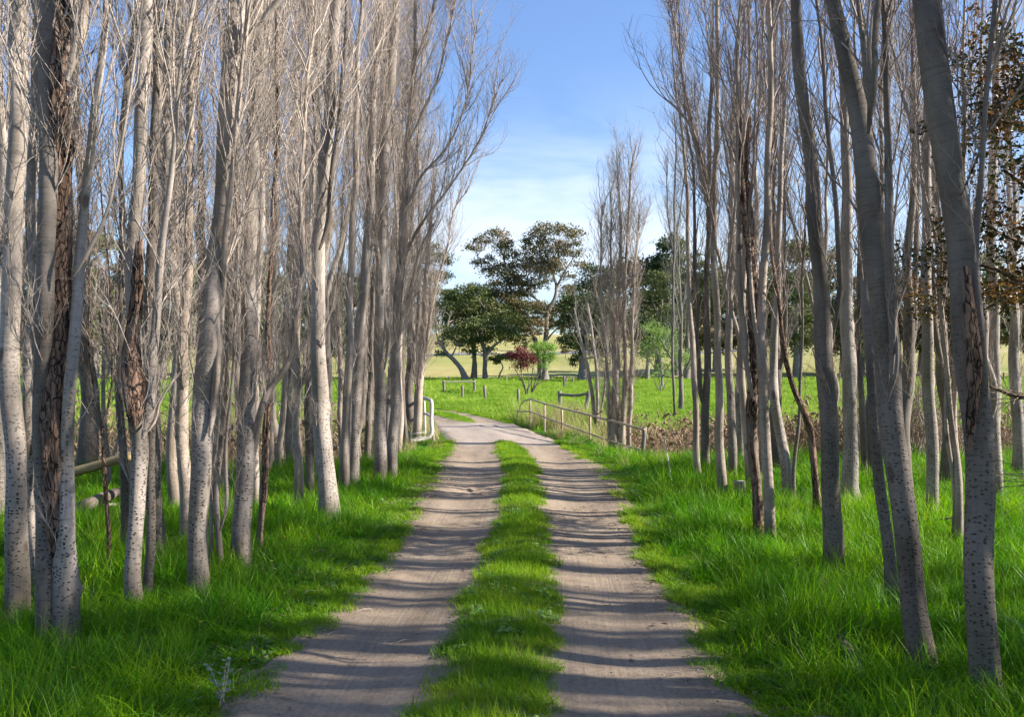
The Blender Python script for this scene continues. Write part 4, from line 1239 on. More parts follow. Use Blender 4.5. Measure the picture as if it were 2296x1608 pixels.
P('multi-stemmed grey poplar column standing beside the bridge rail',
  [dict(p=[(1380, 998, 20), (1379, 930, 18), (1381, 850, 15), (1384, 740, 11), (1388, 620, 8), (1391, 500, 6), (1386, 380, 3)]),
   dict(p=[(1396, 1004, 14), (1398, 920, 13), (1402, 820, 11), (1400, 700, 9), (1404, 560, 6), (1412, 440, 5), (1418, 370, 4), (1427, 320, 2)], foot=True, top=False),
   dict(p=[(1410, 1016, 10), (1413, 930, 10), (1415, 830, 9), (1420, 700, 7), (1424, 580, 5), (1434, 480, 3)], foot=True, top=False, bark='bark_warm'),
   dict(p=[(1370, 990, 8), (1364, 880, 8), (1356, 780, 6), (1350, 680, 5), (1346, 560, 4), (1350, 460, 3)], top=False, foot=True, bark='bark'),
   dict(p=[(1388, 960, 7), (1376, 840, 7), (1372, 700, 5), (1370, 560, 4), (1368, 430, 3)], top=False)],
  n1=24, h0=0.7, H=6.6, bark='bark_warm', twig='twig', lmax=1.1, epi=0.8, dist=18.2, dfac=0.62)
P('sparse poplar with arching pale shoots behind the bridge rail',
  [dict(p=[(1338, 955, 8), (1326, 880, 8), (1312, 800, 7), (1298, 740, 5), (1288, 690, 3)], top=False),
   dict(p=[(1340, 955, 7), (1338, 860, 7), (1330, 760, 6), (1318, 680, 4)], foot=True, top=False),
   dict(p=[(1345, 955, 7), (1356, 860, 6), (1362, 760, 5)], top=False)],
  n1=13, h0=0.7, H=4.6, bark='bark', twig='twig_grey', lmax=1.0, dist=23.5)
P('lone bare poplar in the paddock with a straight grey stem and wide twigs',
  [dict(p=[(1527, 922, 12), (1527, 880, 11), (1526, 830, 10), (1527, 740, 8), (1524, 640, 6), (1520, 540, 4)]),
   dict(p=[(1527, 835, 4), (1502, 800, 4), (1480, 760, 3)], top=False),
   dict(p=[(1527, 850, 4), (1545, 810, 4), (1562, 770, 3)], top=False)],
  n1=13, h0=1.6, H=7.5, bark='bark_grey', twig='twig_grey', lmax=2.6, spread=1.5, dist=33)
P('thin tall poplar spire on the sky just left of the right row',
  [dict(p=[(1513, 905, 6), (1508, 780, 6), (1510, 640, 5), (1512, 480, 4), (1515, 320, 3), (1512, 250, 2)], top=False),
   dict(p=[(1511, 600, 3), (1498, 480, 3), (1494, 370, 2)], top=False), dict(p=[(1511, 560, 3), (1530, 440, 3), (1540, 330, 2)], top=False)],
  n1=18, h0=1.8, H=12.0, bark='bark_grey', twig='twig_grey', lmax=1.6, dist=29)

for (lab, stems, kw) in LIST:
    f0 = stems[0]['p'] if isinstance(stems[0], dict) else stems[0]
    kw.setdefault('group', 'bare poplars left of the track' if f0[0][0] < 1100 else 'bare poplars right of the track')
    poplar(lab, stems, **kw)

# ---- copies: poplars further back in both rows, and unseen ones outside the frame, some inferred from shadows, more added for shade
def copy_tree(o, parent=None):
    c = o.copy()
    COL.objects.link(c)
    if parent is not None: c.parent = parent
    for ch in o.children: copy_tree(ch, c)
    return c

def back_poplar(seed, H, w, n1, bark, twig, h0, lmax):
    """free-standing slim poplar built at x=0, y=20"""
    r = np.random.default_rng(seed)
    x = 1148
    pts = [[x, 987, w]]
    dx = 0
    for q in range(1, 7):
        dx += r.normal(0, 7)
        pts.append([x + dx, 987 - q * 95, w * (1 - q * 0.12)])
    st = [pts]
    q0 = r.integers(1, 4)
    st.append(dict(p=[[pts[q0][0], pts[q0][1], w * .5], [pts[q0][0] + r.choice([-1, 1]) * 22, pts[q0][1] - 90, w * .45], [pts[q0][0] + r.choice([-1, 1]) * 30, pts[q0][1] - 260, w * .3]]))
    return st, dict(H=H, n1=n1, bark=bark, twig=twig, h0=h0, lmax=lmax, sides=10, n3=3, dist=20.0, dfac=0.42)
BP = []
back_l = [(22.5, 800, 'bark', 'twig', 1.3)]
protos_spec = [(1, 10.5, 22, 17, 'bark', 'twig', 2.2, 1.8), (2, 10.0, 16, 21, 'bark_warm', 'twig', 0.8, 1.5), (3, 11.0, 26, 15, 'bark_grey', 'twig', 2.4, 2.0), (4, 9.0, 13, 22, 'bark_warm', 'twig', 0.7, 1.3)]
for sp_ in protos_spec:
    st, kw = back_poplar(*sp_)
    BP.append(poplar('proto', st, **kw))
used = set()
def place(k, x, y, rz, sc, label, group):
    src = BP[k]
    o = src if k not in used else copy_tree(src)
    used.add(k)
    z = float(ground_z(np.array([x]), np.array([y]))[0])
    o.location = (x, y, z)
    o.rotation_euler = (0, 0, rz)
    o.scale = (sc, sc, sc)
    o['label'] = label; o['category'] = 'tree'; o['group'] = group
    return o
rb = np.random.default_rng(909)
LG = 'slim bare poplars filling the left row behind the larger trunks'
RG = 'slim bare poplars filling the right row behind the larger trunks'
WHERE_L = [(0, 9.0, 'peeping out at the left picture edge'), (112, 11.5, 'behind the thick three-stemmed tree'), (190, 13.0, 'in the gap above the log rail'), (395, 10.0, 'just left of the bushy dark poplar'),
           (500, 11.5, 'just right of the big leaning tree'), (530, 15.5, 'just left of the white-footed tree'), (612, 16.5, 'right of the dark pole on the creek bank'), (655, 14.2, 'just left of the crooked slim poplar'),
           (735, 14.5, 'hidden by the knobbly leaning poplar'), (760, 17.0, 'right behind the knobbly leaning poplar'), (812, 16.8, 'behind the creamy curving poplar'), (838, 18.0, 'just left of the last thick pair'),
           (872, 19.5, 'behind the last thick pair'), (890, 17.0, 'right of the last thick pair'), (925, 21.5, 'behind the bent white pipe railing'), (-60, 7.0, 'left of the picture edge'), (-90, 11, 'outside the left picture edge'),
           (330, 13.5, 'behind the black forked poplar'), (455, 13, 'behind the big leaning tree'), (20, 14, 'far behind the leftmost trunk')]
for i, (px, Y, wh) in enumerate(WHERE_L):
    p = at(px, 900, Y)
    place(i % 4, p[0], p[1], rb.uniform(0, 6.28), rb.uniform(0.85, 1.12), 'slim bare background poplar ' + wh, LG)
WHERE_R = [(1655, 14.5, 'left of the sawn stump'), (1745, 13.6, 'behind the curved white-sided poplar'), (1850, 13.5, 'behind the shaded dark-footed trunk'), (1960, 13.0, 'behind the foot of the steeply leaning trunk'),
           (1700, 12.8, 'beside the twin snags'), (2030, 11.4, 'just right of the steeply leaning trunk'), (2185, 10.3, 'behind the speckled edge trunk'),
           (2120, 12.0, 'right of the straight clean poplar'), (2280, 12.5, 'at the right picture edge')]
for i, (px, Y, wh) in enumerate(WHERE_R):
    p = at(px, 900, Y)
    place([0, 2][i % 2], p[0], p[1], rb.uniform(0, 6.28), rb.uniform(0.72, 0.88), 'slim bare background poplar ' + wh, RG)
for i, (x, y) in enumerate([(4.1, 4.9), (4.9, 4.1), (4.3, 3.2), (5.6, 3.6), (6.6, 5.3), (4.2, 2.2), (6.4, 4.4), (7.4, 3.0), (4.6, 1.0), (5.6, 0.0), (4.0, -1.2), (-3.6, 1.2), (-4.4, -0.6), (-3.8, -2.6), (-4.6, 2.6), (4.4, -3.6), (5.0, 5.6), (8.6, 4.6), (7.8, 1.8), (9.4, 3.2), (6.8, 0.8), (5.2, 2.6), (8.8, 6.2), (6.0, 6.4), (5.8, 1.6), (7.0, 3.8), (8.2, 3.6), (9.8, 5.4), (10.4, 4.0), (9.0, 2.2)]):  # unseen; those on the left and behind the camera added to cut skylight
    place([0, 2, 1, 3][i % 4], x, y, rb.uniform(0, 6.28), rb.uniform(0.62, 0.86), 'unseen bare poplar outside the frame, included for its shade', 'poplars outside the edges of the photo')

# ------------------------------------------------------------------ gum trees beyond the paddock
def leaf_cloud(centers, rads, per, size, r, flat=0.75, hang=0.3):
    """many small leaf sprays spread in lumpy clusters"""
    V, cnt = [], 0
    for c, rd in zip(centers, rads):
        rd = np.asarray(rd)
        vol = rd[0] * rd[2]
        ns = max(5, int(per * 13 * vol))
        d = norm(r.normal(size=(ns, 3)))
        d[:, 2] = np.where(r.uniform(size=ns) < 0.62, np.abs(d[:, 2]), d[:, 2])
        sub = c + d * rd * (r.uniform(0.1, 1.0, (ns, 1)) ** 0.6)
        nl = 10
        q = np.repeat(sub, nl, 0) + r.normal(size=(ns * nl, 3)) * np.array([1, 1, 0.62]) * 0.34 * min(1.6, 0.25 + 0.36 * rd[0])
        k = len(q)
        u = norm(r.normal(size=(k, 3)) + np.array([0, 0, -hang]))
        w = norm(np.cross(u, r.normal(size=(k, 3))))
        s = size * r.uniform(0.5, 1.3, (k, 1))
        V.append(np.stack([q - u * s, q + w * s * 0.42, q + u * s, q - w * s * 0.42], 1))
        cnt += k
    V = np.concatenate(V).reshape(-1, 3)
    i = np.arange(cnt)[:, None] * 4
    return V, [i + np.array([0, 1, 2, 3])]

def limb(p, Y, r, dy=0.0):
    pts = []
    for j, q in enumerate(p):
        c = at(q[0], q[1], Y + dy + (q[3] if len(q) > 3 else 0))
        pts.append([*c, q[2] / 1800 * Y * (0.5 if j == 0 else 0.36)])
    return np.array(pts)

def gum(label, Y, limbs, clumps, leaf='gum_leaf', per=2.2, size=0.18, seed=1, cat='tree', group='gum trees beyond the paddock', bark='gum_bark', fill=True, name='gum_tree'):
    """limbs: px paths, the first is the trunk; clumps: (px, py, rx px, ry px[, dy m])"""
    r = np.random.default_rng(seed)
    b0 = at(limbs[0][0][0], limbs[0][0][1], Y)
    gz = float(ground_z(np.array([b0[0]]), np.array([b0[1]]))[0])
    org = np.array([b0[0], b0[1], gz])
    root = thing(name, org, label, cat, group)
    ends = []
    for i, lb in enumerate(limbs):
        pts = limb(lb, Y, r)
        if i == 0: pts[0, 2] = gz - 0.2
        L = np.linalg.norm(np.diff(pts[:, :3], axis=0), axis=1).sum()
        CR = spline(pts, max(8, int(L / (Y * 0.004))))
        me = trunk_mesh('trunk' if i == 0 else 'limb', CR[:, :3], np.maximum(CR[:, 3], 0.02), 10, seed * 31 + i, org, 0.08, 2, 0.35 if i == 0 else 0.0)
        link('trunk' if i == 0 else 'limb', me, M[bark], root)
        ends.append(CR)
    allp = np.vstack(ends)
    cen, rad, tb = [], [], []
    for q in clumps:
        c = at(q[0], q[1], Y + (q[4] if len(q) > 4 else r.normal(0, 1.2) * Y / 108))
        kz = 1.45 if Y > 60 else 1.0
        rx, rz = q[2] / 1800 * Y * kz, q[3] / 1800 * Y * kz
        cen.append(c); rad.append((rx, rx * 0.8, rz))
        lowc = c - np.array([0, 0, rz * 0.5])
        for z in range(3 if fill else 1):
            tgt = c + r.normal(0, 0.45, 3) * np.array([rx, rx * .8, rz])
            cand = allp[allp[:, 2] < tgt[2] + 0.1]
            if len(cand) == 0: cand = allp
            k = np.linalg.norm(cand[:, :3] - lowc, axis=1).argmin()
            s0 = cand[k]
            t = np.linspace(0, 1, 9)[:, None]
            mid = (s0[:3] + tgt) / 2 + r.normal(0, 0.10, 3) * np.linalg.norm(tgt - s0[:3]) + np.array([0, 0, -0.05 * rx])
            C = (1 - t) ** 2 * s0[:3] + 2 * t * (1 - t) * mid + t ** 2 * tgt + r.normal(0, 0.012 * Y / 20, (9, 3)) * t
            r0 = min(s0[3] * 0.6, 0.0075 * Y / 13)
            tb.append((C, np.linspace(r0, r0 * 0.25, 9)))
    P_ = np.stack([c for c, _ in tb]); Rr = np.stack([q for _, q in tb])
    V, Fc, rd = tubes(P_, Rr, 5)
    bk = V - org
    me = make_mesh('branches', V - org, Fc, attrs={'bark': bk, 'hgt': bk[:, 2]})
    link('branches', me, M[bark], root)
    V, Fc = leaf_cloud(cen, rad, per if Y > 60 else per * 0.75, size, r)
    me = make_mesh('crown', V - org, Fc, smooth=False)
    link('crown', me, M[leaf], root)
    return root

D1 = 104.0
gum('gum tree with a thick trunk leaning far left and a dark low crown', D1 - 2,
    [[(1046, 852, 20), (1034, 828, 16), (1016, 806, 14), (998, 788, 12), (992, 762, 9), (1000, 740, 7), (1010, 700, 5)], [(1000, 790, 7), (985, 770, 6), (978, 745, 4)], [(1010, 804, 5), (1022, 780, 4), (1030, 750, 3)]],
    [(985, 772, 10, 8), (1000, 745, 16, 12), (1018, 720, 16, 12), (976, 730, 12, 10), (1020, 760, 12, 9), (970, 700, 14, 14), (995, 690, 22, 16), (988, 795, 10, 6), (1010, 672, 18, 14)], 'gum_leaf', 2.4, seed=3)
gum('broad dark gum tree with an upright trunk forking low', D1,
    [[(1088, 855, 17), (1087, 830, 15), (1088, 800, 15), (1084, 776, 13), (1070, 750, 9), (1064, 720, 6)], [(1087, 800, 11), (1105, 778, 9), (1130, 760, 6), (1155, 745, 4)], [(1084, 776, 8), (1080, 740, 7), (1092, 700, 5)]],
    [(1050, 770, 22, 12), (1085, 765, 20, 12), (1120, 745, 24, 12), (1150, 750, 22, 12), (1060, 735, 26, 15), (1100, 725, 28, 16), (1030, 745, 14, 14), (1040, 700, 26, 18), (1080, 690, 30, 20), (1118, 700, 24, 18), (1150, 722, 24, 14), (1095, 785, 12, 8), (1030, 665, 22, 16), (1065, 655, 22, 16), (1055, 790, 14, 8)], 'gum_leaf', 2.8, seed=4)
gum('spreading olive gum filling the gap behind the two leftmost paddock gums', D1 + 5,
    [[(1062, 853, 18), (1064, 810, 15), (1060, 770, 12), (1052, 730, 9), (1040, 690, 6)], [(1060, 770, 7), (1085, 730, 6), (1110, 700, 4)]],
    [(1020, 720, 26, 18), (1050, 700, 28, 18), (1085, 715, 28, 18), (1120, 700, 26, 18), (1150, 700, 24, 16), (1035, 680, 24, 14), (1070, 670, 26, 14), (1105, 670, 24, 14), (1140, 665, 20, 12), (1175, 730, 18, 14), (1010, 760, 18, 14), (1060, 750, 28, 16), (1110, 760, 24, 12), (1180, 690, 18, 12)], 'gum_leaf', 2.4, seed=33)
gum('small crooked gum sapling left of the maroon bush', D1 - 1,
    [[(1118, 855, 6), (1121, 838, 5), (1128, 824, 4), (1122, 812, 3)]],
    [(1122, 805, 11, 7), (1112, 812, 8, 5), (1130, 800, 8, 6), (1098, 806, 6, 4)], 'gum_leaf', 5, seed=5)
gum('tall rust-crowned gum with a pale trunk leaning left, left of the tallest gum', D1 + 4,
    [[(1214, 850, 20), (1210, 800, 17), (1200, 762, 15), (1183, 720, 12), (1165, 690, 10), (1148, 655, 9), (1137, 620, 7), (1130, 580, 5), (1118, 550, 4)], [(1183, 720, 6), (1170, 690, 5), (1155, 670, 4)],
     [(1142, 640, 6), (1120, 610, 5), (1095, 590, 4), (1070, 575, 3)], [(1160, 680, 6), (1165, 650, 5), (1150, 620, 4), (1150, 590, 3)]],
    [(1115, 530, 26, 12), (1080, 545, 20, 12), (1060, 560, 16, 10), (1130, 555, 20, 12), (1145, 575, 20, 12), (1098, 580, 12, 7), (1155, 600, 18, 9), (1135, 545, 14, 10), (1120, 600, 20, 10), (1150, 640, 26, 14), (1165, 665, 16, 10), (1110, 640, 18, 10), (1130, 620, 26, 12), (1090, 610, 20, 10), (1150, 680, 22, 14), (1175, 640, 18, 12), (1070, 590, 16, 8), (1130, 735, 26, 13), (1165, 715, 24, 14), (1185, 745, 20, 12), (1155, 765, 18, 10), (1100, 660, 24, 12)], 'gum_leaf_brown', 2.3, seed=6)
gum('tallest gum tree, straight pale trunk and rounded rust-green crown', D1 + 3,
    [[(1222, 856, 24), (1222, 830, 17), (1222, 790, 15), (1224, 750, 15), (1226, 715, 14), (1232, 690, 14), (1244, 668, 10), (1247, 640, 8), (1240, 615, 7), (1226, 590, 5)],
     [(1228, 700, 9), (1212, 680, 9), (1200, 668, 7), (1190, 655, 6), (1192, 630, 4)], [(1246, 650, 7), (1265, 610, 5), (1285, 580, 4)], [(1240, 615, 5), (1252, 580, 4), (1250, 545, 3)], [(1200, 668, 6), (1178, 655, 5), (1160, 640, 4)], [(1222, 770, 6), (1236, 750, 5), (1248, 738, 4)]],
    [(1235, 515, 26, 12), (1205, 530, 22, 14), (1265, 520, 26, 10), (1290, 530, 18, 12), (1182, 545, 14, 10), (1225, 550, 30, 13), (1262, 555, 16, 10), (1285, 570, 24, 9), (1300, 595, 16, 8), (1200, 585, 34, 18), (1180, 600, 24, 14), (1225, 605, 30, 16), (1250, 590, 18, 10), (1165, 625, 20, 12), (1275, 620, 14, 7), (1215, 635, 20, 10), (1290, 550, 14, 8), (1215, 610, 26, 12), (1190, 650, 18, 9), (1270, 650, 16, 8), (1245, 570, 26, 12), (1190, 560, 18, 10), (1210, 690, 22, 10), (1255, 700, 22, 12), (1205, 725, 18, 9), (1262, 735, 18, 12), (1280, 670, 18, 12)], 'gum_leaf_brown', 2.3, seed=7)
gum('very dark dense evergreen right of the tallest gum, drooping low over the paddock', D1 - 4,
    [[(1310, 856, 34), (1308, 820, 28), (1306, 780, 24), (1308, 740, 18), (1312, 690, 10)]],
    [(1300, 690, 36, 26), (1330, 650, 34, 24), (1290, 730, 34, 26), (1340, 700, 44, 30), (1275, 765, 18, 14), (1300, 780, 20, 18), (1355, 750, 36, 26), (1330, 610, 24, 14), (1280, 690, 22, 20), (1360, 640, 26, 20), (1292, 812, 12, 14), (1350, 790, 22, 20)], 'gum_leaf_dark', 3.4, seed=8)
gum('layered gum tree seen through the twigs left of the leaning gum', D1 + 2,
    [[(935, 856, 20), (938, 800, 16), (940, 740, 14), (948, 680, 10), (955, 630, 7), (965, 580, 4)]],
    [(985, 580, 26, 12), (950, 560, 30, 16), (920, 590, 24, 16), (990, 620, 18, 14), (950, 630, 34, 18), (915, 660, 28, 20), (960, 690, 32, 18), (935, 730, 34, 20), (925, 545, 16, 16), (970, 660, 20, 14), (1002, 590, 10, 8)], 'gum_leaf', 2.3, seed=9)
gum('open umbrella-shaped gum on the skyline right of the bridge poplars', D1 + 6,
    [[(1482, 852, 16), (1480, 800, 13), (1478, 750, 11), (1482, 700, 9), (1486, 660, 6)], [(1480, 720, 6), (1465, 680, 5), (1458, 650, 3)], [(1482, 700, 6), (1505, 670, 4), (1520, 640, 3)]],
    [(1480, 618, 26, 8), (1455, 635, 18, 9), (1500, 630, 22, 9), (1460, 660, 20, 10), (1495, 660, 26, 12), (1470, 700, 22, 14), (1510, 700, 26, 16), (1450, 720, 18, 16)], 'gum_leaf', 2.0, seed=10)
gum('high-topped gum tree rising behind the lone bare paddock poplar', D1 + 10,
    [[(1540, 852, 18), (1542, 780, 14), (1540, 700, 12), (1535, 640, 9), (1528, 590, 5)], [(1540, 700, 6), (1560, 640, 5), (1570, 600, 3)]],
    [(1520, 550, 20, 11), (1515, 590, 24, 8), (1545, 580, 24, 12), (1570, 600, 22, 14), (1550, 630, 30, 14), (1580, 650, 26, 18), (1540, 680, 34, 20), (1600, 620, 22, 20), (1590, 700, 34, 26), (1620, 660, 30, 26)], 'gum_leaf', 2.2, seed=11)
gum('dense dark bushy tree standing low beneath the umbrella gum', D1 - 6,
    [[(1452, 856, 14), (1452, 820, 12), (1455, 780, 10), (1458, 730, 6)]],
    [(1440, 730, 26, 22), (1475, 745, 28, 22), (1450, 775, 32, 18), (1420, 760, 20, 24), (1500, 770, 22, 18)], 'gum_leaf_dark', 2.4, seed=12)
gum('pale green spring tree spreading between the bridge poplars and the lone bare poplar', 62,
    [[(1485, 868, 7), (1484, 845, 6), (1480, 815, 5), (1472, 780, 3)], [(1484, 850, 5), (1500, 820, 4), (1515, 790, 2)], [(1485, 845, 4), (1465, 820, 3), (1450, 800, 2)]],
    [(1480, 780, 32, 20), (1450, 800, 22, 16), (1510, 800, 28, 18), (1465, 745, 22, 16), (1500, 755, 24, 16), (1540, 810, 20, 14), (1490, 825, 24, 8)], 'palegreen', 6.0, size=0.085, seed=13, group='spring-green trees in the paddock')
gum('dark low multi-stemmed bush casting a shadow under the pale green tree', 55,
    [[(1483, 882, 5), (1481, 865, 4), (1478, 850, 3)], [(1485, 882, 4), (1492, 862, 3), (1500, 848, 2)], [(1482, 880, 4), (1470, 862, 3)]],
    [(1480, 838, 18, 8), (1500, 842, 14, 7), (1464, 846, 12, 7)], 'palegreen', 8.0, size=0.07, seed=14, group='spring-green trees in the paddock', cat='bush', name='bush')

# the maroon and lime bushes by the track
gum('round maroon-leaved bush beside the bend of the track', 49.0,
    [[(1180, 888, 5), (1178, 870, 5), (1172, 850, 4), (1168, 832, 3), (1164, 810, 2)], [(1181, 886, 4), (1186, 862, 3), (1184, 835, 2), (1176, 812, 2)], [(1180, 880, 3), (1168, 852, 3), (1156, 830, 2)], [(1181, 876, 3), (1196, 850, 2), (1198, 830, 2)]],
    [(1165, 800, 20, 15, 0), (1150, 806, 14, 14, 0), (1182, 805, 18, 18, 0), (1168, 822, 22, 12, 0), (1195, 812, 10, 12, 0), (1142, 795, 7, 8, 0), (1168, 786, 14, 8, 0)], 'maroon', 38.0, size=0.06, seed=15, group=None, cat='bush', name='maroon_bush', bark='bark_grey')
gum('fresh lime-green bush growing right behind the maroon bush', 51.5,
    [[(1192, 884, 5), (1198, 862, 4), (1208, 838, 3), (1216, 812, 2)], [(1193, 882, 4), (1206, 858, 3), (1222, 836, 2), (1232, 815, 2)], [(1192, 880, 3), (1192, 850, 3), (1196, 815, 2)], [(1195, 870, 3), (1212, 858, 2), (1240, 848, 1)]],
    [(1215, 785, 24, 16, 0), (1235, 782, 15, 14, 0), (1205, 800, 18, 14, 0), (1228, 805, 20, 14, 0), (1195, 780, 12, 10, 0), (1218, 822, 16, 8, 0), (1240, 800, 9, 10, 0), (1212, 772, 16, 6, 0)], 'lime', 30.0, size=0.06, seed=16, group=None, cat='bush', name='lime_bush', bark='bark_grey')

# ---- tree belt further off: four shapes, copied
def belt_tree(seed, leaf):
    r = np.random.default_rng(seed)
    W = r.uniform(55, 80); Hh = r.uniform(150, 200)
    cl = []
    for i in range(13):
        a = r.uniform(-1, 1); v = r.uniform(0, 1)
        cl.append((1148 + a * W * (0.75 - 0.4 * abs(v - .5)), 840 - 55 - v * Hh, r.uniform(20, 34), r.uniform(12, 20)))
    lb = [[(1148, 855, 20), (1150, 800, 15), (1146, 740, 11), (1150, 680, 6)], [(1150, 780, 9), (1180, 720, 6), (1190, 690, 3)], [(1148, 770, 9), (1118, 720, 6), (1108, 680, 3)]]
    return gum('x', 100.0, lb, cl, leaf, 2.0, 0.24, seed, group='belt')
BT = [belt_tree(70, 'gum_leaf'), belt_tree(71, 'gum_leaf_dark'), belt_tree(72, 'gum_leaf'), belt_tree(73, 'gum_leaf_brown')]
ub = set()
def belt(k, x, y, sc, label, group):
    o = BT[k] if k not in ub else copy_tree(BT[k])
    ub.add(k)
    o.location = (x, y, float(ground_z(np.array([x]), np.array([y]))[0]))
    o.rotation_euler = (0, 0, rb.uniform(0, 6.28))
    o.scale = (sc, sc, sc * rb.uniform(0.9, 1.1))
    o['label'] = label; o['group'] = group; o['category'] = 'tree'
q = 0
for px in range(-60, 900, 46):
    Y = rb.uniform(104, 150)
    p = at(px + rb.uniform(-14, 14), 800, Y)
    belt(q % 3, p[0], Y, rb.uniform(0.95, 1.25) * (1.25 if px < 300 else 1.0), 'dark gum tree in the wooded belt seen between the left poplars', 'tree belt behind the left poplars'); q += 1
for px in range(1480, 2400, 44):
    Y = rb.uniform(100, 150)
    p = at(px + rb.uniform(-14, 14), 800, Y)
    belt(q % 4, p[0], Y, rb.uniform(1.0, 1.4), 'dark gum tree in the wooded belt seen between the right poplars', 'tree belt behind the right poplars'); q += 1
for px, Y, sc in [(900, 330, .8), (950, 345, .8), (1000, 338, .75), (1050, 350, .8), (1095, 342, .7), (1140, 355, .75), (1175, 335, .7), (1205, 340, .62), (1230, 345, .6), (1258, 350, .62), (1290, 340, .7), (1335, 350, .8), (1380, 345, .8), (1430, 340, .8), (1480, 350, .8), (1530, 345, .8), (1590, 340, .8)]:
    p = at(px, 800, Y)
    belt(q % 4, p[0], Y, sc * 1.8, 'small far-off tree along the crest of the dry hill', 'trees on the crest of the hill'); q += 1
for px, py, Y, sc in [(1268, 765, 190, .3), (1180, 770, 215, .35), (1030, 770, 200, .4), (1350, 765, 230, .4), (1210, 755, 260, .3)]:
    p = at(px, py, Y)
    belt(q % 4, p[0], Y, sc, 'lone scrubby tree dotted on the dry hillside', 'scrub on the dry hillside'); q += 1

# ------------------------------------------------------------------ made things: bridge rails, fences, logs
def rod(name, pts, rad, m, parent, sides=10, loc=(0, 0, 0), rough=0.0, seed=1, n=None):
    """bar or pole through points, radii along it"""
    pts = np.array(pts, float); org = np.array(loc, float)
    L = np.linalg.norm(np.diff(pts, axis=0), axis=1).sum()
    rr = np.broadcast_to(np.asarray(rad, float), (len(pts),)) if np.ndim(rad) else np.full(len(pts), rad)
    if len(pts) == 2: n = n or max(4, int(L / 0.15))
    CR = spline(np.c_[pts, rr], n or max(8, int(L / 0.05)))
    C, R0 = CR[:, :3], CR[:, 3]
    rs = np.random.default_rng(seed)
    if rough:
        C = C + rs.normal(0, rough, C.shape) * 0.5
        R0 = R0 * (1 + rs.normal(0, rough * 3, len(R0)))
    V, Fc, rd = tubes(C[None], R0[None], sides, cap=True)
    seg = np.concatenate([[0], np.cumsum(np.linalg.norm(np.diff(C, axis=0), axis=1))])
    a = np.tile(np.linspace(0, 2 * np.pi, sides, endpoint=False), len(C))
    bk = np.c_[np.cos(a) * np.repeat(R0, sides), np.sin(a) * np.repeat(R0, sides), np.repeat(seg, sides)] + np.array([seed * .73 % 9, 0, 0])
    me = make_mesh(name, V - org, Fc, smooth=sides > 6, attrs={'bark': bk, 'hgt': np.repeat(seg, sides)})
    return link(name, me, M[m], parent)

def gz_(x, y): return float(ground_z(np.array([x]), np.array([y]))[0])

# right bridge rail: posts and two rails running along the embankment
br = thing('bridge_railing', (0.62, 23.0, 0), 'long weathered two-bar bridge railing on the right side of the track', 'railing')
ORG = (0.62, 23.0, 0)
def Yr(px): return 7.897 / ((px - 1148) / 1800 + 0.313)
for i, (px, pb, pt) in enumerate([(1189, 963, 896), (1221, 979, 906.5), (1260, 992, 917), (1323, 1000, 932.5)]):
    b_, t_ = at(px, pb, Yr(px)), at(px, pt, Yr(px))
    g0 = min(gz_(b_[0], b_[1]), b_[2]) - 0.15
    rod('post', [(b_[0], b_[1], g0), t_], 0.028, 'railwood', br, 8, ORG, 0.003, i + 1)
tops = [at(px, py, Yr(px)) for px, py in ((1189, 896), (1221, 906.5), (1260, 917), (1323, 932.5), (1376, 946.5), (1445, 965))]
mids = [at(px, py, Yr(px)) for px, py in ((1189, 923), (1221, 936), (1260, 950), (1323, 974), (1382, 994), (1435, 1009))]
e1, e2 = at(1446, 961, 16.6), at(1436, 1027, 16.6)
g0 = gz_(e2[0], e2[1]) - 0.3
rod('end_post', [(e2[0], e2[1], g0), e1 + np.array([0, 0, .03])], 0.045, 'post', br, 8, ORG, 0.004, 9)
for i in range(len(tops) - 1):
    rod('top_rail', [tops[i] + [0, 0, .01], tops[i + 1] + [0, 0, .01]], 0.026, 'railwood', br, 8, ORG, 0.006, 20 + i)
    rod('lower_rail', [mids[i], mids[i + 1]], 0.024, 'railwood', br, 8, ORG, 0.005, 30 + i)
# its far end turns to a low kinked pipe
a_, b_ = at(1189, 923, 23.45), at(1160, 923, 24.6)
rod('lower_rail', [a_, b_], 0.024, 'railwood', br, 8, ORG, 0.004, 41)
rod('brace', [at(1189, 896, 23.45), at(1170, 904, 24.2), at(1159, 936, 24.6)], 0.020, 'railwood', br, 8, ORG, 0.0, 42, n=16)

# left bridge rail: bent white pipe frame
lr = thing('bridge_pipe_railing', (-2.1, 19.8, 0), 'bent white-painted pipe railing on the left side of the bridge', 'railing')
ORG = (-2.1, 19.8, 0)
Yn = 19.3
pp = [at(908, 1000, Yn - .3), at(914, 991, Yn - .25), at(930, 989, Yn - .1), at(952, 985, Yn), at(964, 979, Yn + .05), at(969, 966, Yn + .1), at(967, 945, Yn + .2), at(968, 905, Yn + .4), at(962, 897, Yn + .9), at(948, 893, Yn + 2.2), at(930, 898, Yn + 4.6), at(911, 903, Yn + 6.6)]
rod('pipe', pp, 0.046, 'pipe', lr, 10, ORG, 0.0, 51, n=90)
rod('inner_pipe', [at(951, 987, Yn + 1.6), at(953, 960, Yn + 1.7), at(951, 900, Yn + 2.0)], 0.034, 'pipe', lr, 8, ORG, 0.0, 52)
rod('inner_pipe', [at(968, 935, Yn + .3), at(952, 928, Yn + 1.9), at(935, 930, Yn + 4.2)], 0.030, 'pipe', lr, 8, ORG, 0.0, 53)
p0, p1 = at(974, 1001, Yn + .2), at(968, 935, Yn + .3)
rod('support_post', [(p0[0], p0[1], gz_(p0[0], p0[1]) - .2), p1], 0.035, 'railwood', lr, 8, ORG, 0.003, 54)
p0, p1 = at(919, 1012, Yn - .6), at(915, 968, Yn - .5)
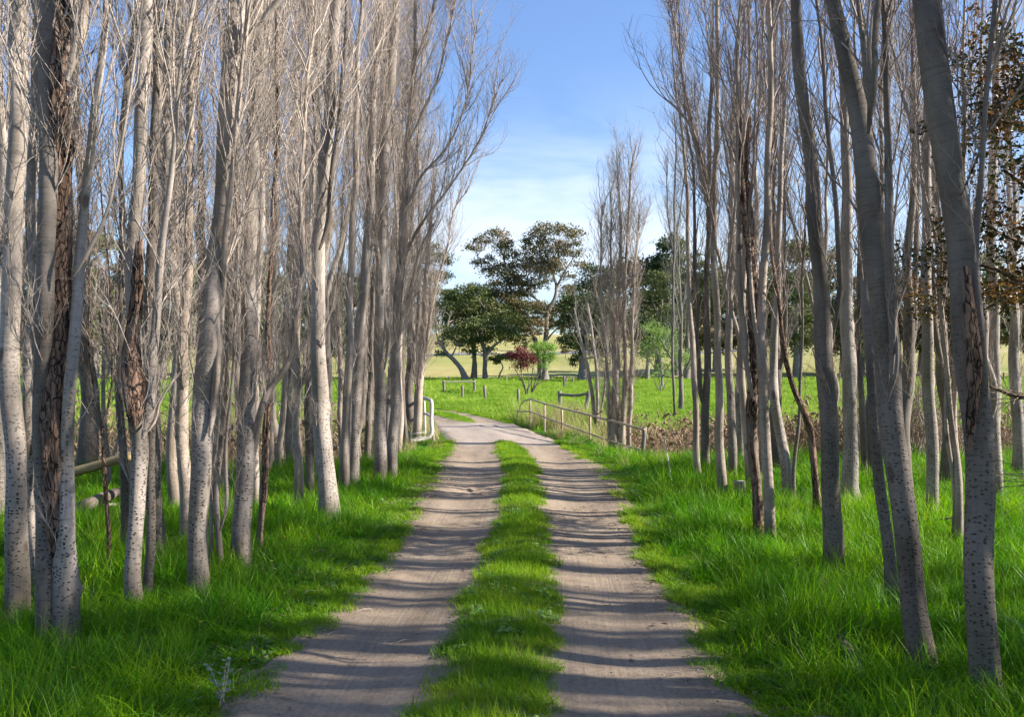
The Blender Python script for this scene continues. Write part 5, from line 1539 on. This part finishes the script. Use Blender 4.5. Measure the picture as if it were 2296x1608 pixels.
rod('support_post', [(p0[0], p0[1], gz_(p0[0], p0[1]) - .3), p1], 0.05, 'post', lr, 8, ORG, 0.004, 55)
p0, p1 = at(911, 945, Yn + 6.6), at(911, 903, Yn + 6.6)
rod('support_post', [(p0[0], p0[1], gz_(p0[0], p0[1]) - .3), p1], 0.035, 'pipe', lr, 8, ORG, 0.0, 56)
for k, py in enumerate((978, 968)):
    rod('wire', [at(918, py + 6, Yn - .5), at(966, py, Yn + .2)], 0.006, 'wire', lr, 4, ORG, 0.0, 57 + k)

# wooden frame gate-end in the weeds behind the right railing
fr = thing('strainer_frame', (0, 0, 0), 'grey two-post timber strainer behind the right bridge railing', 'fence', 'fence strainers')
Yf = 31
b1, t1 = at(1256, 925, Yf), at(1255, 877, Yf)
b2, t2 = at(1308, 935, Yf - 1), at(1321, 878, Yf - 1)
rod('post', [(b1[0], b1[1], gz_(b1[0], b1[1]) - .2), t1], 0.085, 'post', fr, 8, (0, 0, 0), 0.006, 61)
rod('post', [(b2[0], b2[1], gz_(b2[0], b2[1]) - .2), t2], 0.09, 'post', fr, 8, (0, 0, 0), 0.006, 62)
rod('rail', [at(1255, 885, Yf - .06), at(1290, 887, Yf - .5), at(1318, 883, Yf - 1.06)], 0.055, 'post', fr, 8, (0, 0, 0), 0.006, 63, n=12)

# left strainer assembly in the paddock
fl = thing('strainer_frame', (0, 0, 0), 'timber strainer with a long top rail in the left paddock', 'fence', 'fence strainers')
Yf = 50
b1, t1 = at(996, 886, Yf), at(995, 854, Yf)
b2, t2 = at(1064, 882, Yf + 1), at(1064, 852, Yf + 1)
rod('post', [(b1[0], b1[1], gz_(b1[0], b1[1]) - .2), t1], 0.085, 'post', fl, 8, (0, 0, 0), 0.006, 64)
rod('post', [(b2[0], b2[1], gz_(b2[0], b2[1]) - .2), t2], 0.085, 'post', fl, 8, (0, 0, 0), 0.006, 65)
rod('rail', [at(992, 857, Yf - .1), at(1066, 856, Yf + .9)], 0.045, 'post', fl, 8, (0, 0, 0), 0.008, 66)

fps = [(1037, 893, 865, 44, .075, 'leaning grey fence post just right below the left timber strainer'), (1088, 897, 865, 42, .08, 'stout grey fence post midway between the left strainer and the maroon bush'),
       (1162, 905, 873, 38, .07, 'grey fence post at the foot of the maroon bush'), (1265, 873, 844, 62, .08, 'taller dark fence post standing right of the lime bush'),
       (1270, 862, 848, 88, .10, 'small far fence post just right of the taller dark one'), (1285, 862, 848, 90, .10, 'small far fence post at the foot of the dark evergreen'),
       (1006, 858, 845, 98, .12, 'small far dark post above the left timber strainer'), (1135, 860, 846, 95, .12, 'small far dark post between the crooked sapling and the maroon bush')]
for i, (px, pb, pt, Y, rd_, lab) in enumerate(fps):
    b_, t_ = at(px, pb, Y), at(px - (1.5 if i == 1 else 0), pt, Y)
    tag(rod('fence_post', [(b_[0], b_[1], gz_(b_[0], b_[1]) - .3), t_], rd_, 'post', None, 8, (0, 0, 0), 0.006, 70 + i), lab, 'post', 'paddock fence posts')
for i, px in enumerate(list(range(430, 950, 42)) + list(range(1560, 2290, 46))):
    b_ = at(px, 860, 92)
    g0 = gz_(b_[0], 92.0)
    tag(rod('fence_post', [(b_[0], 92, g0 - .3), (b_[0] + .04, 92, g0 + 1.1)], 0.10, 'post', None, 6, (0, 0, 0), 0.0, 90 + i), 'distant paddock fence post in the line below the tree belt', 'post', 'distant line of fence posts')

# banded log rail on the left
lg = thing('log_rail_fence', (0, 0, 0), 'single yellow log rail banded with shadow, between trunks on the left', 'fence')
Yl = 10.2
pa, pb_ = at(60, 1086, Yl + .2), at(296, 1022, Yl)
rod('rail', [pa, (pa + pb_) / 2 + [0, 0, -.01], pb_], [0.066, 0.062, 0.058], 'lograil', lg, 12, (0, 0, 0), 0.004, 81, n=24)
for px, py in ((84, 1078), (282, 1026)):
    t_ = at(px, py, Yl + .12)
    rod('post', [(t_[0], t_[1] + .05, gz_(t_[0], t_[1]) - .3), t_ + [0, .05, .12]], 0.07, 'post', lg, 8, (0, 0, 0), 0.005, 82 + px)

# fallen logs
def fallen(label, a, b, rd, m, seed, group='fallen logs'):
    pa, pb = np.array(a, float), np.array(b, float)
    mid = (pa + pb) / 2 + np.array([0, .05, .03])
    o = rod('fallen_log', [pa, mid, pb], [rd, rd * .9, rd * .7], m, None, 10, (0, 0, 0), 0.012, seed, n=22)
    return tag(o, label, 'log', group)
def gp(px, py, up=0.05):
    Y = ground_dist(py); p = at(px, py, Y); return (p[0], p[1], gz_(p[0], p[1]) + up)
fallen('dark fallen log with a pale sawn end below the log rail', gp(120, 1195, .10), gp(268, 1138, .22), 0.085, 'log', 3)
fallen('thin grey fallen branch lying across the dark log on the left', gp(150, 1165, .16), gp(262, 1150, .12), 0.03, 'post', 4)
fallen('dark log in the shade at the left edge of the photo', gp(-40, 1180, .1), gp(40, 1150, .1), 0.09, 'log', 5)
fallen('small rotting log in tall grass by the leaning right poplar', gp(1878, 1450, .08), gp(1935, 1545, .05), 0.045, 'log', 6)
st_ = gp(1658, 1128, 0)
tag(rod('stump', [(st_[0], st_[1], st_[2] - .1), (st_[0], st_[1], st_[2] + .30)], [0.085, 0.075], 'post', None, 12, (0, 0, 0), 0.006, 88, n=6), 'small pale sawn tree stump in the grass right of the track', 'stump')
a_, b_ = at(1490, 981, 12.9), at(1511, 1097, 12.0)
tag(rod('thin_stake', [(b_[0], b_[1], gz_(b_[0], b_[1]) - .1), a_], [0.010, 0.008], 'pipe', None, 6, (0, 0, 0), 0.003, 89), 'thin pale leaning stake in the grass before the reeds', 'stake')
# loose fence wire
wp = [at(1690, 1150, 9.6), at(1850, 1228, 7.6), at(1960, 1290, 6.8), at(2060, 1330, 6.2), at(2200, 1365, 5.4), at(2340, 1425, 4.8)]
tag(rod('fence_wire', wp, 0.0022, 'wire', None, 5, (0, 0, 0), 0.0, 91, n=90), 'loose shiny fence wire sagging between the right-hand poplars', 'wire')
tag(rod('fallen_branch', [at(1866, 1183, 9.0), at(1960, 1178, 8.9), at(2040, 1172, 8.8), at(2150, 1160, 8.7)], 0.012, 'log', None, 6, (0, 0, 0), 0.004, 92, n=30), 'thin dark branch lying level above the grass between right-hand trunks', 'branch')
tag(rod('fallen_branch', [at(1990, 1130, 9.6), at(2060, 1160, 9.3), at(2150, 1185, 9.0), at(2210, 1178, 8.9)], 0.009, 'log', None, 6, (0, 0, 0), 0.004, 93, n=30), 'thin dark branch sloping down right behind the leaning right poplar', 'branch')

# ------------------------------------------------------------------ copper-leaved tree reaching in from the right edge
def leaves_on(P, R_l, n, size, r, spread=0.06):
    B, N, _ = P.shape
    k = B * n
    pi = np.repeat(np.arange(B), n)
    t = r.uniform(0.15, 1, k) * (N - 1); i = np.clip(t.astype(int), 0, N - 2); w = (t - i)[:, None]
    c = P[pi, i] * (1 - w) + P[pi, i + 1] * w + r.normal(0, spread, (k, 3))
    u = norm(r.normal(size=(k, 3)) * np.array([1, 1, 0.6]) + np.array([0, 0, -0.3]))
    nn = norm(r.normal(size=(k, 3)) * 0.7 + np.array([0, 0, 1]))
    w_ = norm(np.cross(u, nn)); nn = np.cross(w_, u)
    s = size * r.uniform(0.55, 1.2, (k, 1))
    V = np.stack([c - u * s * .5, c - u * s * .1 + w_ * s * .3 + nn * s * .08, c + u * s * .25 + w_ * s * .22 + nn * s * .06, c + u * s * .55 - nn * s * .08, c + u * s * .25 - w_ * s * .22 + nn * s * .06, c - u * s * .1 - w_ * s * .3 + nn * s * .08], 1)
    i = np.arange(k)[:, None] * 6
    return V.reshape(-1, 3), [np.concatenate([i + np.array([0, 1, 2, 3]), i + np.array([0, 3, 4, 5])])]

def copper_tree():
    r = np.random.default_rng(77)
    Y = 7.6
    b0 = at(2470, 1250, Y)
    g = gz_(b0[0], b0[1]); org = np.array([b0[0], b0[1], g])
    root = thing('copper_leaved_tree', org, 'tree with dark green and orange autumn leaves reaching in from the right edge', 'tree')
    pts = np.array([[*at(2470, 1250, Y), .13], [*at(2460, 1000, Y), .12], [*at(2440, 700, Y), .10], [*at(2430, 350, Y), .08], [*at(2400, 0, Y), .06], [*at(2380, -300, Y), .03]])
    pts[0, 2] = g - .15
    CR = spline(pts, 60)
    link('trunk', trunk_mesh('trunk', CR[:, :3], CR[:, 3], 14, 771, org, 0.1, 4), M['bark_dead'], root)
    limbs = [[(2440, 760, 30, .2), (2380, 690, 20, 0), (2300, 640, 12, -.2), (2220, 600, 7, -.3), (2130, 590, 4, -.1), (2060, 575, 2, 0)],
             [(2440, 640, 24, 0), (2380, 520, 15, -.1), (2310, 430, 9, -.3), (2250, 380, 5, -.4)],
             [(2430, 480, 22, .3), (2370, 360, 14, .2), (2300, 290, 9, .1), (2240, 270, 4, .1)],
             [(2430, 330, 20, 0), (2370, 200, 13, 0), (2310, 130, 8, 0), (2255, 120, 4, 0)],
             [(2430, 250, 18, 0), (2380, 120, 13, -.1), (2310, 190, 8, -.2), (2235, 230, 4, -.3)],
             [(2450, 1000, 16, 0), (2420, 1030, 10, -.1), (2370, 1070, 6, -.1), (2320, 1080, 3, -.1)],
             [(2440, 860, 24, .3), (2370, 880, 18, .3), (2290, 890, 13, .3), (2240, 875, 8, .4), (2180, 850, 4, .5)],
             [(2440, 700, 20, .6), (2360, 640, 12, .8), (2270, 660, 7, 1.0), (2180, 700, 5, 1.1), (2080, 660, 3, 1.2)],
             [(2430, 560, 20, .3), (2350, 560, 12, .3), (2280, 540, 8, .3), (2200, 500, 4, .3)]]
    PP, RR = [], []
    for k, lb in enumerate(limbs):
        pts = np.array([[*at(q[0], q[1], Y + q[3]), q[2] / 1800 * Y / 2] for q in lb])
        CR = spline(pts, 24)
        link('limb', trunk_mesh('limb', CR[:, :3], np.maximum(CR[:, 3], .004), 8, 780 + k, org, 0.1, 2, 0.0), M['bark_dead'], root)
        PP.append(CR[:, :3]); RR.append(np.maximum(CR[:, 3], .004))
    P1, R1 = np.stack(PP), np.stack(RR)
    parts = []
    st, D, pr, pi, t = sprout(P1, R1, 26, 0.12, 1.0, 0.4, 1.1, r)
    L = r.uniform(0.25, 0.7, len(pi))
    P2 = grow(st, D, L, 6, 0.02, 0.14, r); R2 = np.minimum(.006, pr)[:, None] * np.linspace(1, .4, 7)[None]
    parts.append(tubes(P2, R2, 3))
    st, D, pr, pi, t = sprout(P2, R2, 4, 0.2, 1.0, 0.4, 1.0, r)
    P3 = grow(st, D, r.uniform(.1, .28, len(pi)), 4, -0.02, 0.18, r)
    parts.append(tubes(P3, np.full((len(P3), 5), .0018), 3))
    V, Fc, rad = merge(parts)
    link('twigs', make_mesh('twigs', V - org, Fc, attrs={'rad': rad}), M['twig_dark'], root)
    V, Fc = leaves_on(P3[(r.uniform(size=len(P3)) < 0.9) & (pi // 26 != 6) & (pi // 26 != 5)], None, 13, 0.055, r)
    link('leaves', make_mesh('leaves', V - org, Fc, smooth=False), M['copper'], root)
copper_tree()

# blue-green gum sapling at the lower left verge
def sapling(px, py, Y, hgt, label, seed):
    r = np.random.default_rng(seed)
    b0 = at(px, py, Y); g = gz_(b0[0], b0[1]); org = np.array([b0[0], b0[1], g])
    root = thing('gum_sapling', org, label, 'plant')
    P0 = np.array([org, org, org]) + r.normal(0, .02, (3, 3)) * [1, 1, 0]
    D = norm(np.c_[r.normal(0, .18, (3, 2)), np.ones(3)])
    P1 = grow(P0, D, np.full(3, hgt), 8, 0.05, 0.05, r)
    V, Fc, rad = tubes(P1, np.tile(np.linspace(.004, .0015, 9), (3, 1)), 5)
    link('stem', make_mesh('stem', V - org, Fc, attrs={'rad': rad}), M['twig'], root)
    Vs, Fs = [], []
    for s in range(3):
        for j in range(2, 9):
            az0 = r.uniform(0, 6.28)
            for side in (-1, 1):
                c = P1[s, j]; az = (az0 if side == 1 else az0 + math.pi)
                u = np.array([math.cos(az), math.sin(az), .35]); u /= np.linalg.norm(u)
                w = np.array([-math.sin(az), math.cos(az), 0.0]); sz = 0.046 * r.uniform(.7, 1.15) * (1.1 - j * .05)
                ring = [c]
                for (a, b) in ((.25, .3), (.55, .42), (.85, .3), (1.05, 0), (.85, -.3), (.55, -.42), (.25, -.3)):
                    ring.append(c + u * sz * a + w * sz * b + np.array([0, 0, -abs(b) * sz * .2]))
                o = len(Vs); Vs += ring; Fs.append([o + q for q in range(8)])
    link('leaves', make_mesh('leaves', np.array(Vs) - org, [np.array(Fs)], smooth=False), M['glaucous'], root)
sapling(500, 1588, 4.25, 0.26, 'young plant with round blue-green leaves at the left edge of the track', 5)

# yellow flowers in the verge
def flower(px, py, k):
    Y = ground_dist(py + 30); b0 = at(px, py + 30, Y)
    g = gz_(b0[0], b0[1]); org = np.array([b0[0], b0[1], g])
    t_ = at(px, py, Y)
    root = thing('wild_flower', org, 'small yellow wild flower in the grass of the left verge', 'flower', 'yellow flowers in the left verge')
    rod('stem', [org, (org + t_) / 2 + [0.01, 0, 0], t_], .0015, 'post', root, 4, org, 0, 7 + k, n=5)
    ring, Fs = [], []
    for q in range(6):
        a = q * math.pi / 3; o = len(ring)
        u = np.array([math.cos(a), math.sin(a) * .6, .5]) * 0.02; w = np.array([-math.sin(a), math.cos(a), 0]) * 0.007
        ring += [t_, t_ + u * .6 + w, t_ + u, t_ + u * .6 - w]; Fs.append([o, o + 1, o + 2, o + 3])
    link('petals', make_mesh('petals', np.array(ring) - org, [np.array(Fs)], smooth=False), M['petal'], root)
for k, (px, py) in enumerate([(168, 1500), (452, 1396), (684, 1209), (661, 1234), (812, 1120), (640, 1205), (655, 1165), (610, 1260)]):
    flower(px, py, k)

# dark bare scrub on the creek bank, right
SHRUB = ['leftmost grey leafless shrub on the right creek bank', 'tallest grey leafless shrub on the right creek bank', 'grey leafless shrub behind the straight clean poplar', 'far grey leafless shrub by the steeply leaning trunk', 'rightmost grey leafless shrub on the right creek bank', 'small grey leafless shrub behind the stout sunlit poplar']
for i, (px, Y) in enumerate([(2020, 14.6), (2050, 15.4), (2085, 14.9), (1990, 16.0), (2120, 15.8), (1965, 15.2)]):
    r = np.random.default_rng(600 + i)
    b0 = at(px, 1080, Y); g = gz_(b0[0], Y); org = np.array([b0[0], Y, g])
    root = thing('bare_shrub', org, SHRUB[i], 'shrub', 'leafless shrubs on the right creek bank')
    P0 = org + np.c_[r.normal(0, .15, (26, 2)), np.full(26, -.05)]
    D = norm(np.c_[r.normal(0, .28, (26, 2)), np.ones(26)])
    P1 = grow(P0, D, r.uniform(1.2, 2.3, 26), 9, .02, .07, r); R1 = np.linspace(.012, .004, 10)[None] * r.uniform(.6, 1.1, (26, 1))
    st, D, pr, pi, t = sprout(P1, R1, 9, .2, 1, .3, .7, r)
    P2 = grow(st, D, r.uniform(.15, .5, len(pi)), 4, .05, .12, r)
    V, Fc, rad = merge([tubes(P1, R1, 4), tubes(P2, np.full((len(P2), 5), .003), 3)])
    link('stems', make_mesh('stems', V - org, Fc, attrs={'rad': rad}), M['twig_dark'], root)
print('OBJECTS', len(bpy.data.objects), 'TRIS', sum(len(m.polygons) for m in bpy.data.meshes) * 2)
